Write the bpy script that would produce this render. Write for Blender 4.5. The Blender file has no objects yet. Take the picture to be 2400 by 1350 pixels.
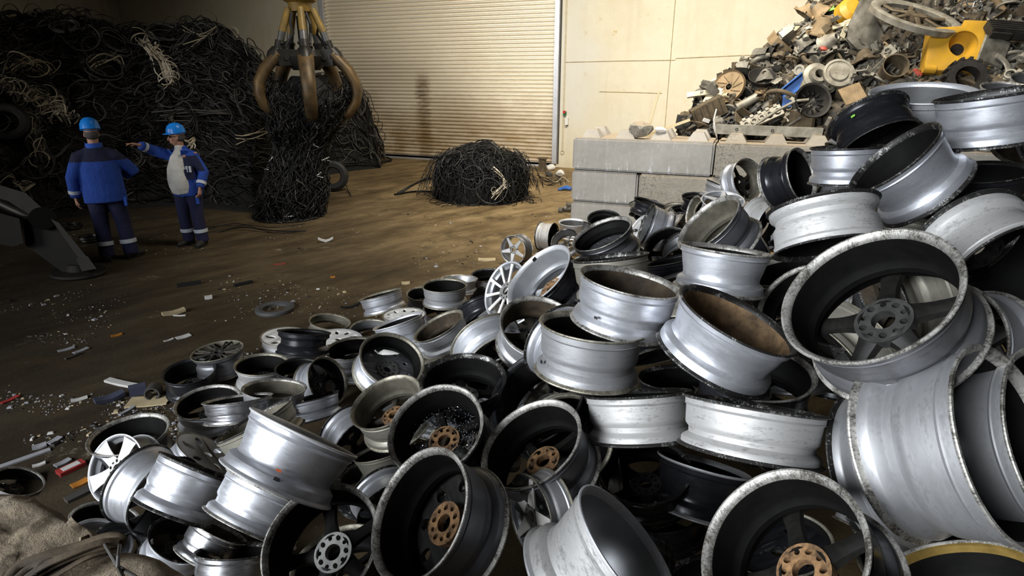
import bpy, bmesh, math, random
import numpy as np
from mathutils import Vector, Matrix, Euler, noise
PI = math.pi
sc = bpy.context.scene
COL = sc.collection
# ------------------------------------------------------------------ camera
CAM_H, FPX, PITCH, YAW = 2.4, 1400.0, math.atan(497 / 1400.0), math.radians(22.4)
cd = bpy.data.cameras.new('camera'); cam = bpy.data.objects.new('camera', cd); COL.objects.link(cam)
cd.sensor_width = 36.0; cd.lens = 36.0 * FPX / 2400.0; cd.clip_start = 0.05; cd.clip_end = 200
cam.location = (0, 0, CAM_H); cam.rotation_euler = (PI / 2 - PITCH, 0, YAW)
sc.camera = cam
# ------------------------------------------------------------------ exposure, world
sc.view_settings.view_transform = 'Standard'
try: sc.view_settings.look = 'None'
except Exception: pass
sc.view_settings.gamma = 1.0; sc.view_settings.use_curve_mapping = False
sc.view_settings.exposure = 0.0
wd = bpy.data.worlds.new('daylight'); sc.world = wd; wd.use_nodes = True
bg = wd.node_tree.nodes['Background']; bg.inputs[0].default_value = (0.75, 0.83, 1.0, 1); bg.inputs[1].default_value = 0.04
# ------------------------------------------------------------------ lights: gate daylight plus added fill lamps
def area(name, loc, target, sx, sy, power, color, spread=180):
    d = bpy.data.lights.new(name, 'AREA'); d.shape = 'RECTANGLE'; d.size = sx; d.size_y = sy
    d.energy = power; d.color = color; d.spread = math.radians(spread)
    o = bpy.data.objects.new(name, d); COL.objects.link(o); o.location = loc
    o.rotation_euler = (Vector(target) - Vector(loc)).to_track_quat('-Z', 'Y').to_euler()
    return o
area('daylight_gate', (-5.0, -6.0, 4.6), (0.6, 4.5, 1.2), 6.0, 4.5, 560, (0.90, 0.95, 1.0), 88)
area('overhead_fill', (-1.8, 8.0, 8.9), (-2.6, 14.0, 1.5), 5.0, 3.5, 1500, (1.0, 0.94, 0.82), 122)  # added lamp under the ceiling, brightens back wall, door and workers
area('shutter_fill', (-15.5, -7.6, 5.2), (-5.6, 16.0, 2.2), 6.0, 3.6, 105, (1.0, 0.97, 0.90), 55)  # added lamp out of view, puts mild highlights on the shutter
# ------------------------------------------------------------------ pixel helpers (2400 x 1350 photograph frame -> points in the hall)
_f0 = np.array([-math.sin(YAW), math.cos(YAW), 0.0]); _rt = np.array([math.cos(YAW), math.sin(YAW), 0.0])
_fw = _f0 * math.cos(PITCH) - np.array([0, 0, math.sin(PITCH)]); _dn = -(np.array([0, 0, 1]) * math.cos(PITCH) + _f0 * math.sin(PITCH))
_O = np.array([0, 0, CAM_H])
def ray(x, y): return _fw + _rt * (x - 1200) / FPX + _dn * (y - 675) / FPX
def at(x, y, d): return Vector(_O + ray(x, y) * d)              # at depth d
def onz(x, y, z=0.0): r = ray(x, y); return Vector(_O + r * (z - CAM_H) / r[2])
def ony(x, y, Y): r = ray(x, y); return Vector(_O + r * Y / r[1])
# ------------------------------------------------------------------ mesh helpers
class MB:
    def __init__(s): s.v = []; s.f = []; s.m = []
    def add(s, vs, fs, mi=0):
        b = len(s.v); s.v += [tuple(v) for v in vs]; s.f += [tuple(i + b for i in f) for f in fs]; s.m += [mi] * len(fs)
    def box(s, c, sz, rot=None, mi=0, taper=1.0):
        M = rot if rot is not None else Matrix.Identity(3); c = Vector(c); vs = []
        for z in (-.5, .5):
            t = taper if z > 0 else 1.0
            for x, y in ((-.5, -.5), (.5, -.5), (.5, .5), (-.5, .5)):
                vs.append(c + M @ Vector((x * sz[0] * t, y * sz[1] * t, z * sz[2])))
        s.add(vs, [(3, 2, 1, 0), (4, 5, 6, 7), (0, 1, 5, 4), (1, 2, 6, 5), (2, 3, 7, 6), (3, 0, 4, 7)], mi)
    def tube(s, path, r, n=8, mi=0, caps=True, flat=1.0, up=None):
        P = [Vector(p) for p in path]; k = len(P); rr = r if isinstance(r, (list, tuple)) else [r] * k
        ff = flat if isinstance(flat, (list, tuple)) else [flat] * k
        vs = []; T0 = (P[1] - P[0]).normalized()
        u = Vector(up) if up is not None else (Vector((0, 0, 1)) if abs(T0.z) < .9 else Vector((1, 0, 0)))
        for i in range(k):
            T = (P[min(i + 1, k - 1)] - P[max(i - 1, 0)])
            T = T.normalized() if T.length > 1e-9 else T0
            a = u - T * u.dot(T)
            a = a.normalized() if a.length > 1e-6 else T.orthogonal().normalized()
            b = T.cross(a); u = a
            for j in range(n):
                t = 2 * PI * j / n; vs.append(P[i] + a * math.cos(t) * rr[i] * ff[i] + b * math.sin(t) * rr[i])
        fs = [(i * n + j, i * n + (j + 1) % n, (i + 1) * n + (j + 1) % n, (i + 1) * n + j) for i in range(k - 1) for j in range(n)]
        if caps: fs += [tuple(range(n - 1, -1, -1)), tuple((k - 1) * n + j for j in range(n))]
        s.add(vs, fs, mi)
    def lathe(s, prof, n=48, M=None, mis=None, close=False, wob=None):
        k = len(prof); vs = []
        for i, (r, z) in enumerate(prof):
            for j in range(n):
                t = 2 * PI * j / n; q = r * (1 + (wob(t, z) if wob else 0)); p = Vector((q * math.cos(t), q * math.sin(t), z)); vs.append(M @ p if M else p)
        b = len(s.v); s.v += [tuple(v) for v in vs]
        for i in range(k if close else k - 1):
            i2 = (i + 1) % k
            for j in range(n):
                s.f.append((b + i * n + j, b + i * n + (j + 1) % n, b + i2 * n + (j + 1) % n, b + i2 * n + j)); s.m.append(mis[i] if mis else 0)
    def cyl(s, a, b, r, n=16, mi=0, r2=None): s.tube([a, b], [r, r if r2 is None else r2], n, mi)
    def ball(s, c, r, sx=1, sy=1, sz=1, n=12, mi=0, M=None):
        pr = []; c = Vector(c); k = n // 2
        vs = []; 
        for i in range(k + 1):
            ph = PI * i / k
            for j in range(n):
                t = 2 * PI * j / n; p = Vector((r * sx * math.sin(ph) * math.cos(t), r * sy * math.sin(ph) * math.sin(t), r * sz * math.cos(ph)))
                vs.append(c + (M @ p if M else p))
        s.add(vs, [(i * n + j, (i + 1) * n + j, (i + 1) * n + (j + 1) % n, i * n + (j + 1) % n) for i in range(k) for j in range(n)], mi)
    def mesh(s, name, smooth=35):
        me = bpy.data.meshes.new(name); me.from_pydata(s.v, [], s.f)
        me.polygons.foreach_set('material_index', s.m)
        bm = bmesh.new(); bm.from_mesh(me); bmesh.ops.remove_doubles(bm, verts=bm.verts, dist=1e-6); bmesh.ops.recalc_face_normals(bm, faces=bm.faces); bm.to_mesh(me); bm.free()
        if smooth: 
            me.polygons.foreach_set('use_smooth', [True] * len(me.polygons)); me.set_sharp_from_angle(angle=math.radians(smooth))
        return me
    def build(s, name, mats, parent=None, smooth=35, loc=None):
        return obj(name, s.mesh(name, smooth), mats, parent, loc)
def obj(name, me, mats, parent=None, loc=None):
    mats = mats if isinstance(mats, (list, tuple)) else [mats]
    if not me.materials:
        for m in mats: me.materials.append(m)
    o = bpy.data.objects.new(name, me); COL.objects.link(o)
    for i, m in enumerate(mats):
        if i < len(o.material_slots): o.material_slots[i].link = 'OBJECT'; o.material_slots[i].material = m
    if parent: o.parent = parent
    if loc is not None: o.location = loc
    return o
def tag(o, label=None, cat=None, group=None, kind=None):
    for k, v in (('label', label), ('category', cat), ('group', group), ('kind', kind)):
        if v: o[k] = v
    return o
def thing(name, label, cat, loc=(0, 0, 0), rot=None, group=None):
    o = bpy.data.objects.new(name, None); COL.objects.link(o); o.empty_display_size = .1; o.location = loc
    if rot is not None: o.rotation_euler = rot
    return tag(o, label, cat, group)
def baked(o, mods=()):   # evaluate modifiers into plain mesh
    dg = bpy.context.evaluated_depsgraph_get(); dg.update(); me = bpy.data.meshes.new_from_object(o.evaluated_get(dg)); return me
def plate_mesh(name, loops, ext, bevel=0.0, smooth=30):
    """flat plate with cut-outs: first loop is the outline, the others are holes; lies in XY, thickness 2*ext"""
    cu = bpy.data.curves.new(name, 'CURVE'); cu.dimensions = '2D'; cu.fill_mode = 'BOTH'; cu.extrude = ext; cu.bevel_depth = bevel; cu.bevel_resolution = 1
    for L in loops:
        sp = cu.splines.new('POLY'); sp.points.add(len(L) - 1); sp.use_cyclic_u = True
        for p, (x, y) in zip(sp.points, L): p.co = (x, y, 0, 1)
    o = bpy.data.objects.new(name, cu); COL.objects.link(o); me = baked(o); bpy.data.objects.remove(o); bpy.data.curves.remove(cu)
    me.materials.clear()
    bm = bmesh.new(); bm.from_mesh(me); bmesh.ops.remove_doubles(bm, verts=bm.verts, dist=1e-5); bm.to_mesh(me); bm.free()
    me.polygons.foreach_set('use_smooth', [True] * len(me.polygons)); me.set_sharp_from_angle(angle=math.radians(smooth))
    return me
def circ(r, n=24, cx=0, cy=0, rev=False, sx=1, rot=0): 
    L = []
    for i in range(n):
        t = 2 * PI * i / n; x, y = r * sx * math.cos(t), r * math.sin(t); L.append((cx + x * math.cos(rot) - y * math.sin(rot), cy + x * math.sin(rot) + y * math.cos(rot)))
    return L[::-1] if rev else L
# ------------------------------------------------------------------ materials
class NT:
    def __init__(s, name):
        s.m = bpy.data.materials.new(name); s.m.use_nodes = True; s.t = s.m.node_tree; s.b = s.t.nodes['Principled BSDF']; s.n = 0
        s.tc = s.t.nodes.new('ShaderNodeTexCoord')
    def node(s, ty, **kw):
        n = s.t.nodes.new(ty)
        for k, v in kw.items(): setattr(n, k, v)
        return n
    def lk(s, a, b): s.t.links.new(a, b)
    def noise(s, scale, detail=4, rough=.6, co='Object', sc3=None, off=None):
        n = s.node('ShaderNodeTexNoise'); n.inputs['Scale'].default_value = scale; n.inputs['Detail'].default_value = detail; n.inputs['Roughness'].default_value = rough
        src = s.tc.outputs[co] if isinstance(co, str) else co
        if sc3 or off is not None:
            mp = s.node('ShaderNodeMapping'); 
            if sc3: mp.inputs['Scale'].default_value = sc3
            s.lk(src, mp.inputs[0]); 
            if off is not None: s.lk(off, mp.inputs['Location'])
            src = mp.outputs[0]
        s.lk(src, n.inputs['Vector']); return n.outputs['Fac']
    def ramp(s, fac, stops, interp='LINEAR'):
        r = s.node('ShaderNodeValToRGB'); r.color_ramp.interpolation = interp; e = r.color_ramp.elements
        while len(e) < len(stops): e.new(.5)
        for i, (p, c) in enumerate(stops):
            e[i].position = p; c = c if isinstance(c, (tuple, list)) else (c, c, c); e[i].color = (*c[:3], 1)
        s.lk(fac, r.inputs[0]); return r.outputs[0]
    def mix(s, fac, a, b, mode='MIX'):
        m = s.node('ShaderNodeMix', data_type='RGBA', blend_type=mode)
        for i, x in ((0, fac), (6, a), (7, b)):
            if hasattr(x, 'is_linked') or hasattr(x, 'links'): s.lk(x, m.inputs[i])
            elif i == 0: m.inputs[0].default_value = x
            else: m.inputs[i].default_value = (*x[:3], 1) if isinstance(x, (tuple, list)) else (x, x, x, 1)
        return m.outputs[2]
    def math(s, op, a, b=0.0, c=None):
        m = s.node('ShaderNodeMath', operation=op)
        for i, x in enumerate((a, b, c)):
            if x is None: continue
            if isinstance(x, (int, float)): m.inputs[i].default_value = x
            else: s.lk(x, m.inputs[i])
        return m.outputs[0]
    def sep(s, co='Object'):
        x = s.node('ShaderNodeSeparateXYZ'); s.lk(s.tc.outputs[co] if isinstance(co, str) else co, x.inputs[0]); return x.outputs
    def rnd(s): return s.node('ShaderNodeObjectInfo').outputs['Random']
    def set(s, k, v):
        i = s.b.inputs[k]
        if isinstance(v, (int, float)): i.default_value = v
        elif isinstance(v, tuple): i.default_value = (*v[:3], 1)
        else: s.lk(v, i)
        return s
    def bump(s, h, strength=.3, dist=.02):
        b = s.node('ShaderNodeBump'); b.inputs['Strength'].default_value = strength; b.inputs['Distance'].default_value = dist; s.lk(h, b.inputs['Height']); s.lk(b.outputs[0], s.b.inputs['Normal']); return s
def plain(name, c, rough=.6, metal=0.0, var=.35, scale=9.0, bump=0.0, dirt=None, spec=.4):
    t = NT(name); n = t.noise(scale, 5); d = dirt if dirt else tuple(x * (1 - var) for x in c)
    t.set('Base Color', t.ramp(n, [(.3, d), (.68, c)])).set('Roughness', rough).set('Metallic', metal).set('Specular IOR Level', spec)
    if bump: t.bump(t.noise(scale * 3, 6), bump, .01)
    return t.m
def metal_paint(name, lo, hi, rough, metal, dirt=.45, dirtc=(.05, .045, .04), streak=True):
    """painted or bare wheel metal: tone per wheel, streaks round the barrel, speckled grime"""
    t = NT(name); rn = t.rnd(); base = t.mix(rn, lo, hi)
    off = t.math('MULTIPLY', rn, 37.0)
    n1 = t.noise(2.2, 6, .65, sc3=(1, 1, 4) if streak else None, off=off); n2 = t.noise(13, 5, .7, sc3=(1, 1, 2.5), off=off)
    g = t.ramp(t.math('ADD', t.math('MULTIPLY', n1, .55), t.math('MULTIPLY', n2, .45)), [(.52, 0.0), (.70, dirt)])
    c = t.mix(g, base, dirtc)
    sp = t.ramp(t.noise(60, 3, .6, off=off), [(.70, 0.0), (.76, dirt)])
    c = t.mix(sp, c, dirtc)
    t.set('Base Color', c).set('Metallic', metal).set('Roughness', t.ramp(n1, [(.3, rough), (.75, min(1, rough + .22))]))
    return t.m
M = {}
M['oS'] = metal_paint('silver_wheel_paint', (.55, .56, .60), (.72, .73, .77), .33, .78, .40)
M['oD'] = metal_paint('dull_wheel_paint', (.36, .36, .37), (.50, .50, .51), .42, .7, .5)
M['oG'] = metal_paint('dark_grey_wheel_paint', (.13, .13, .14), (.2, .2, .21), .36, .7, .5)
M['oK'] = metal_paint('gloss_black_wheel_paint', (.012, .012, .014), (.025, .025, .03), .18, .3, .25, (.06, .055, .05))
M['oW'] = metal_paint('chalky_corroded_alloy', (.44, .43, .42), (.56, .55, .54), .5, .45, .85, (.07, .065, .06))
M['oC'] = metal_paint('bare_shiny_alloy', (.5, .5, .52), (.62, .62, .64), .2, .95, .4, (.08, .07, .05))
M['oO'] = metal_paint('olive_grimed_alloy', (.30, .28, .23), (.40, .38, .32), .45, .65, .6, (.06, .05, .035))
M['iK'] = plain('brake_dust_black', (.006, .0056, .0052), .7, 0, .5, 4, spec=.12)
M['iB'] = plain('brown_brake_dust', (.07, .05, .03), .8, .1, .75, 3)
M['iG'] = plain('grey_inner_barrel', (.11, .11, .11), .6, .4, .3, 3)
M['iS'] = plain('clean_silver_inner_barrel', (.46, .47, .49), .45, .7, .2, 3)
M['iO'] = plain('olive_inner_barrel', (.15, .135, .10), .7, .3, .55, 3)
M['iR'] = plain('rusty_inner_barrel', (.30, .19, .10), .8, .1, .8, 3.5)
M['iT'] = plain('golden_inner_lip', (.52, .38, .14), .45, .5, .4, 3)
def lipmat(name, a, b, lo, hi):
    t = NT(name); off = t.math('MULTIPLY', t.rnd(), 23.0)
    n = t.math('ADD', t.math('MULTIPLY', t.noise(3.5, 4, .7, off=off), .5), t.math('MULTIPLY', t.noise(38, 5, .75, off=off, sc3=(1, 1, .25)), .5)); t.set('Base Color', t.ramp(n, [(lo, a), (hi, b)])).set('Metallic', .6).set('Roughness', .45).bump(n, .3, .01); return t.m
M['lD'] = lipmat('worn_dark_lip', (.03, .028, .026), (.5, .49, .47), .53, .62)
M['lL'] = lipmat('worn_light_lip', (.10, .09, .075), (.55, .53, .49), .42, .56)
M['lS'] = lipmat('clean_silver_lip', (.4, .4, .41), (.72, .72, .74), .25, .5)
M['lO'] = lipmat('olive_worn_lip', (.08, .07, .05), (.42, .39, .31), .38, .6)
M['lK'] = lipmat('black_lip', (.012, .012, .013), (.07, .07, .075), .4, .75)
M['hR'] = plain('rusty_hub', (.34, .19, .085), .9, .1, .8, 9, .2, dirt=(.035, .022, .014))
M['hS'] = plain('bare_alloy_hub', (.45, .44, .42), .5, .6, .5, 6)
M['hK'] = plain('dark_hub', (.05, .048, .045), .7, .2, .6, 6)
M['sS'] = metal_paint('silver_spoke_paint', (.55, .55, .56), (.72, .72, .73), .4, .6, .35, streak=False)
M['sW'] = metal_paint('pale_spoke_paint', (.74, .72, .68), (.82, .79, .74), .55, .0, .3, streak=False)
M['sD'] = metal_paint('dull_spoke_paint', (.24, .23, .21), (.34, .33, .30), .5, .5, .6, streak=False)
M['sK'] = plain('dusty_black_spoke', (.014, .013, .0115), .55, .0, .6, 5, spec=.3)
M['sB'] = plain('grimy_brown_spoke', (.11, .095, .075), .7, .3, .7, 4)
M['iW'] = M['iS']; M['gold'] = plain('golden_lacquer_band', (.48, .32, .09), .4, .6, .4, 5)
M['rubber'] = plain('black_rubber', (.012, .012, .012), .6)
# ------------------------------------------------------------------ hall
def concrete(name, c, dirt, scale, stain=None, bump=.15, lines=True):
    t = NT(name); g = 'Object'
    n = t.noise(scale, 8, .65); n2 = t.noise(scale * 9, 5, .7); 
    col = t.ramp(t.math('ADD', t.math('MULTIPLY', n, .7), t.math('MULTIPLY', n2, .3)), [(.35, dirt), (.62, c)])
    return t, col, n2
t, col, n2 = concrete('old_wall_concrete', (.66, .60, .46), (.58, .51, .36), .5)
xz = t.sep()
spots = t.ramp(t.noise(3.2, 5, .75), [(.64, 0.0), (.70, .75)])
col = t.mix(spots, col, (.50, .36, .14))
streak = t.ramp(t.noise(1.6, 6, .7, sc3=(2.6, 2.6, .18)), [(.52, 0), (.75, .5)])
col = t.mix(streak, col, (.52, .44, .30))
cool = t.ramp(t.noise(.35, 2), [(.5, 0), (.7, .6)])
col = t.mix(cool, col, (.62, .62, .58))
t.set('Base Color', col).set('Roughness', .85).bump(n2, .12, .01); M['wall'] = t.m
t, col, n2 = concrete('stained_wall_concrete', (.62, .58, .49), (.52, .48, .39), .6)
streak = t.ramp(t.noise(1.3, 6, .7, sc3=(2.6, 2.6, .14)), [(.45, 0), (.72, .7)]); col = t.mix(streak, col, (.36, .31, .21))
t.set('Base Color', col).set('Roughness', .88).bump(n2, .12, .01); M['wall_l'] = t.m
M['unseen_dark'] = plain('unseen_dark_concrete', (.10, .095, .085), .9, 0, .4, .6)  # dark tone for unseen right wall and ceiling, cuts bounced light
M['joint'] = plain('wall_joint', (.50, .40, .24), .9)
# floor: tan dirt with tyre-drag streaks, darkened at the near left by painted-in shade
t = NT('dirty_hall_floor'); s = t.sep()
mp = t.node('ShaderNodeMapping'); mp.inputs['Scale'].default_value = (.42, 1.15, 1); m0 = t.node('ShaderNodeMapping'); m0.inputs['Rotation'].default_value = (0, 0, math.radians(-66)); t.lk(t.tc.outputs['Object'], m0.inputs[0]); t.lk(m0.outputs[0], mp.inputs[0])
st = t.noise(1.0, 7, .7, co=mp.outputs[0]); st2 = t.noise(3.6, 6, .75, co=mp.outputs[0]); fine = t.noise(26, 6, .75); big = t.noise(.33, 3, .5)
base = t.ramp(t.math('ADD', t.math('MULTIPLY', st, .6), t.math('MULTIPLY', st2, .4)), [(.34, (.06, .037, .014)), (.46, (.155, .103, .046)), (.58, (.27, .19, .092)), (.74, (.42, .33, .19))])
# shade painted into the colour: grows towards the near left (distance along a diagonal), edge broken up by noise
z1 = t.math('ADD', t.math('MULTIPLY', s[0], .55), t.math('MULTIPLY', s[1], .62))
z1 = t.math('ADD', z1, t.math('MULTIPLY', big, 3.2)); z1 = t.math('ADD', z1, t.math('MULTIPLY', st, 2.0))
near_left_shade = t.ramp(t.math('MULTIPLY', z1, .1), [(.14, .9), (.40, .58), (.72, 0.0)])
col = t.mix(near_left_shade, base, (.015, .012, .009))
spl = t.ramp(t.noise(1.5, 6, .72), [(.54, 0), (.66, .75)]); col = t.mix(spl, col, (.05, .034, .016))
chalk = t.ramp(t.noise(2.1, 9, .82), [(.60, 0), (.70, .5)]); col = t.mix(chalk, col, (.46, .40, .29))
gr = t.ramp(fine, [(.62, 0), (.70, .55)]); col = t.mix(gr, col, (.26, .205, .14))
t.set('Base Color', col).set('Roughness', t.ramp(st, [(.3, .55), (.6, .85)])).set('Specular IOR Level', .22).bump(t.math('ADD', fine, st2), .35, .02); M['floor'] = t.m
m = MB(); m.box((-5.5, 5, -.1), (34, 27, .2)); tag(m.build('floor', M['floor'], smooth=0), kind='structure')
WY, WX = 16.05, -21.6
DX0, DX1 = -12.75, -5.36                          # roller door opening
m = MB(); m.box((WX / 2 - 6.375 + .0, WY + .2, 4.5), (DX0 - WX, .4, 9)); m.v = []; m.f = []; m.m = []
m.box(((WX - .4 + DX0) / 2, WY + .2, 4.5), (DX0 - WX + .4, .4, 9)); m.box(((DX1 + 11) / 2, WY + .2, 4.5), (11 - DX1, .4, 9)); m.box(((DX0 + DX1) / 2, WY + .2, 7.5), (DX1 - DX0, .4, 3))
tag(m.build('wall_back', M['wall'], smooth=0), kind='structure')
m = MB(); m.box((WX - .2, 5, 4.5), (.4, 23, 9)); tag(m.build('wall_left', M['wall_l'], smooth=0), kind='structure')
m = MB(); m.box((11.2, 5, 4.5), (.4, 27, 9)); tag(m.build('wall_right', M['unseen_dark'], smooth=0), kind='structure')
# ceiling above the view, with an open gap
m = MB(); z = 9.1
m.box((-10.9, 4, z), (22, 25, .2)); m.box((9, 4, z), (4.6, 25, .2)); m.box((3.4, -1, z), (6.6, 14.5, .2)); m.box((3.4, 13.8, z), (6.6, 5, .2)); tag(m.build('ceiling', M['unseen_dark'], smooth=0), kind='structure')
# panel joints in the cast wall
m = MB()
for (x0, y0, x1, y1) in ((1325, 146, 1583, 141), (1583, 137, 1900, 124), (1405, 215, 1552, 219)):
    a, b = ony(x0, y0, WY - .004), ony(x1, y1, WY - .004); m.tube([a, (a + b) / 2 + Vector((0, 0, .006)), b], .011, 4)
a = ony(1583, 0, WY - .004); b = ony(1573, 300, WY - .004); m.tube([(a.x, a.y, 6), a, (a.x, a.y, .5)], .010, 4)
tag(m.build('trim_1', M['joint']), kind='structure')
m = MB()
for (x, y) in ((1520, 82), (1645, 68), (1360, 88), (1357, 203), (1510, 203), (1840, 60)):
    p = ony(x, y, WY - .002); m.lathe([(0.001, -.006), (.035, -.006), (.04, 0)], 14, Matrix.Translation(p) @ Matrix.Rotation(PI / 2, 4, 'X'))
tag(m.build('trim_2', M['joint']), kind='structure')
# roller shutter
t = NT('galvanised_shutter'); s = t.sep()
pz = t.noise(1.1, 6, .7, sc3=(.8, 1, 1.3)); pr = t.noise(6, 6, .8, sc3=(.5, 1, 2.2))
dirty = t.ramp(t.math('ADD', t.math('MULTIPLY', pz, .6), t.math('MULTIPLY', pr, .4)), [(.44, 0), (.66, .8)])
low = t.ramp(t.math('ADD', t.math('MULTIPLY', s[2], .14), t.math('MULTIPLY', pz, .42)), [(.34, 1.0), (.47, .15)])   # rust runs thicker on the lower curtain
vx = t.math('ADD', s[0], .42); vx = t.math('MULTIPLY', vx, vx)
run = t.ramp(t.math('ADD', t.math('MULTIPLY', vx, 2.2), t.math('MULTIPLY', pr, .9)), [(.34, .95), (.62, 0)]); run = t.math('MULTIPLY', run, t.ramp(t.math('MULTIPLY', s[2], .3), [(.62, 1.0), (.80, 0.0)]))
c = t.mix(t.math('MULTIPLY', t.math('MULTIPLY_ADD', dirty, .75, .45), low), (.90, .82, .66), (.34, .21, .07)); c = t.mix(run, c, (.22, .13, .04))
t.set('Base Color', c).set('Metallic', .25).set('Roughness', .3); M['shutter'] = t.m
door = MB(); prof = []; pitch = .103; z = .10; n = 0
while z < 6.0:
    prof += [(0.012, z), (0.012, z + .014), (-.026, z + .03), (-.038, z + .06), (-.024, z + .09)]; z += pitch
vs = []; 
for (dy, z) in prof: vs += [(DX0, WY + .06 + dy, z), (DX1, WY + .06 + dy, z)]
door.add([(x - (DX0 + DX1) / 2 , y, z) for x, y, z in vs], [(2 * i, 2 * i + 1, 2 * i + 3, 2 * i + 2) for i in range(len(prof) - 1)])
tag(door.build('door_1', M['shutter'], smooth=50, loc=((DX0 + DX1) / 2, 0, 0)), kind='structure')
M['galv'] = plain('galvanised_rail', (.62, .63, .66), .4, .6, .2, 3)
M['drk'] = plain('dark_gap', (.05, .045, .04), .8)
m = MB(); m.box(((DX0 + DX1) / 2, WY + .03, .05), (DX1 - DX0, .09, .10)); m.box(((DX0 + DX1) / 2, WY + .0, .075), (DX1 - DX0, .03, .05)); tag(m.build('trim_3', M['galv']), kind='structure')
m = MB(); m.box((DX1 + .03, WY - .02, 3.2), (.13, .10, 6.2)); m.box((DX0 - .03, WY - .02, 3.2), (.13, .10, 6.2)); tag(m.build('trim_4', M['galv']), kind='structure')
m = MB(); m.box((DX1 + .125, WY - .012, 3.2), (.035, .03, 6.2)); tag(m.build('trim_5', M['drk']), kind='structure')
M['cream'] = plain('cream_conduit', (.66, .56, .36), .6, 0, .3); M['redp'] = plain('red_plastic', (.5, .02, .015), .4); M['whitep'] = plain('white_plastic', (.75, .73, .68), .45, 0, .15)
M['greenp'] = plain('green_plastic', (.02, .16, .05), .5)
h = thing('wall_conduit', 'thin cream conduit running down the wall right of the roller door', 'conduit', (DX1 + .26, WY - .03, .5))
m = MB(); m.tube([(0, 0, 0), (0, 0, 5.6)], .016, 8); m.build('tube', M['cream'], h)
m = MB(); m.lathe([(.05 + .008 * math.cos(q), .008 * math.sin(q)) for q in [i * PI / 4 for i in range(8)]], 20, Matrix.Translation((.0, -.01, -.07)) @ Matrix.Rotation(PI / 2, 4, 'X'), close=True); m.build('cable_loop', M['cream'], h)
p = ony(1325, 266, WY)
h = thing('emergency_stop_switch', 'small red and green push button switch on wall beside roller door', 'switch', (p.x, WY - .04, p.z))
m = MB(); m.box((0, 0, 0), (.075, .07, .10)); m.build('button_box', M['greenp'], h)
m = MB(); m.cyl((0, -.03, .045), (0, -.075, .045), .038, 14); m.build('button', M['redp'], h)
p = ony(1330, 284, WY)
h = thing('control_box', 'small white control box on wall under the red button', 'box', (p.x, WY - .05, p.z))
m = MB(); m.box((0, 0, 0), (.075, .09, .19)); m.build('housing', M['whitep'], h); m = MB(); m.tube([(0, 0, -.09), (.005, 0, -.12)], .014, 8); m.build('cable_gland', M['drk'], h)
# ------------------------------------------------------------------ stacked interlocking concrete blocks
t, col, n2 = concrete('block_concrete', (.335, .325, .305), (.235, .225, .205), 1.3)
fl = t.sep(); wash = t.ramp(t.noise(5, 7, .75, sc3=(3.0, 1, .8)), [(.55, 0), (.61, .9)])
lowb = t.ramp(t.math('ADD', fl[2], t.math('MULTIPLY', t.noise(4, 5, .8, sc3=(4, 1, .6)), .45)), [(.20, 1.0), (.34, .15)])
onfront = t.math('LESS_THAN', fl[1], .03)
c = t.mix(t.math('MULTIPLY', t.math('MULTIPLY', wash, lowb), onfront), col, (.66, .66, .72))
geo = t.node('ShaderNodeNewGeometry'); nz = t.sep(geo.outputs['Normal'])[2]
c = t.mix(t.ramp(nz, [(.4, 0), (.8, .85)]), c, (.30, .23, .15))
t.set('Base Color', c).set('Roughness', .9).bump(n2, .2, .01); M['block'] = t.m
t, col, n2 = concrete('gravelly_block_concrete', (.31, .285, .24), (.22, .20, .165), 1.6)
gv = t.ramp(t.noise(26, 4, .8), [(.5, 0), (.62, 1)]); zone = t.ramp(t.math('ADD', t.math('MULTIPLY', t.sep()[0], -.35), t.math('MULTIPLY', t.noise(2.5, 4), .8)), [(.10, 0), (.38, .9)])
c = t.mix(t.math('MULTIPLY', gv, zone), col, (.07, .065, .055))
geo = t.node('ShaderNodeNewGeometry'); nz = t.sep(geo.outputs['Normal'])[2]; c = t.mix(t.ramp(nz, [(.4, 0), (.8, .85)]), c, (.30, .23, .15))
t.set('Base Color', c).set('Roughness', .92).bump(n2, .5, .02); M['block2'] = t.m
BX0, BY, BH, BL, BT = -2.78, 9.22, .5, 2.14, 1.0
def block(x0, z0, L, mat, label, studs=True, group='interlocking concrete blocks of the bay wall'):
    h = thing('concrete_block', label, 'block', (x0, BY, z0), (0, 0, math.radians(1.2)), group)
    bm = bmesh.new(); bmesh.ops.create_cube(bm, size=1)
    for v in bm.verts: v.co = Vector(((v.co.x + .5) * (L - .022) + .011, (v.co.y + .5) * BT, (v.co.z + .5) * (BH - .012) + .003))
    bmesh.ops.bevel(bm, geom=bm.edges[:], offset=.028, segments=2, affect='EDGES')
    me = bpy.data.meshes.new('body'); bm.to_mesh(me); bm.free(); obj('body', me, mat, h)
    if studs:
        k = max(1, round(L / .535))
        for i in range(k):
            for yy in (.26, .76):
                q = MB(); q.box(((i + .5) * L / k, yy, BH + .055), (.30, .30, .125), taper=.5); q.build('stud', mat, h, smooth=0)
    return h
cy = 0
block(BX0, 1.0, BL, M['block'], 'top corner concrete block with white runs on its front face')
block(BX0 + BL, 1.0, BL, M['block2'], 'top concrete block with a gravelly corner, half hidden by silver wheels')
block(BX0 + 2 * BL, 1.0, BL, M['block'], 'top concrete block under the long metal rail, behind the wheels')
block(BX0, .5, BL / 2, M['block'], 'short concrete block in the second course at the wall end', False)
block(BX0 + BL / 2, .5, BL, M['block2'], 'second course concrete block with dark gravelly front', False)
block(BX0 + 1.5 * BL, .5, BL, M['block'], 'second course concrete block hidden behind the wheel pile', False)
block(BX0, 0, BL, M['block'], 'bottom corner concrete block at floor level by the bay wall end', False)
block(BX0 + BL, 0, BL, M['block2'], 'bottom course concrete block buried behind the wheel pile', False)
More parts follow.
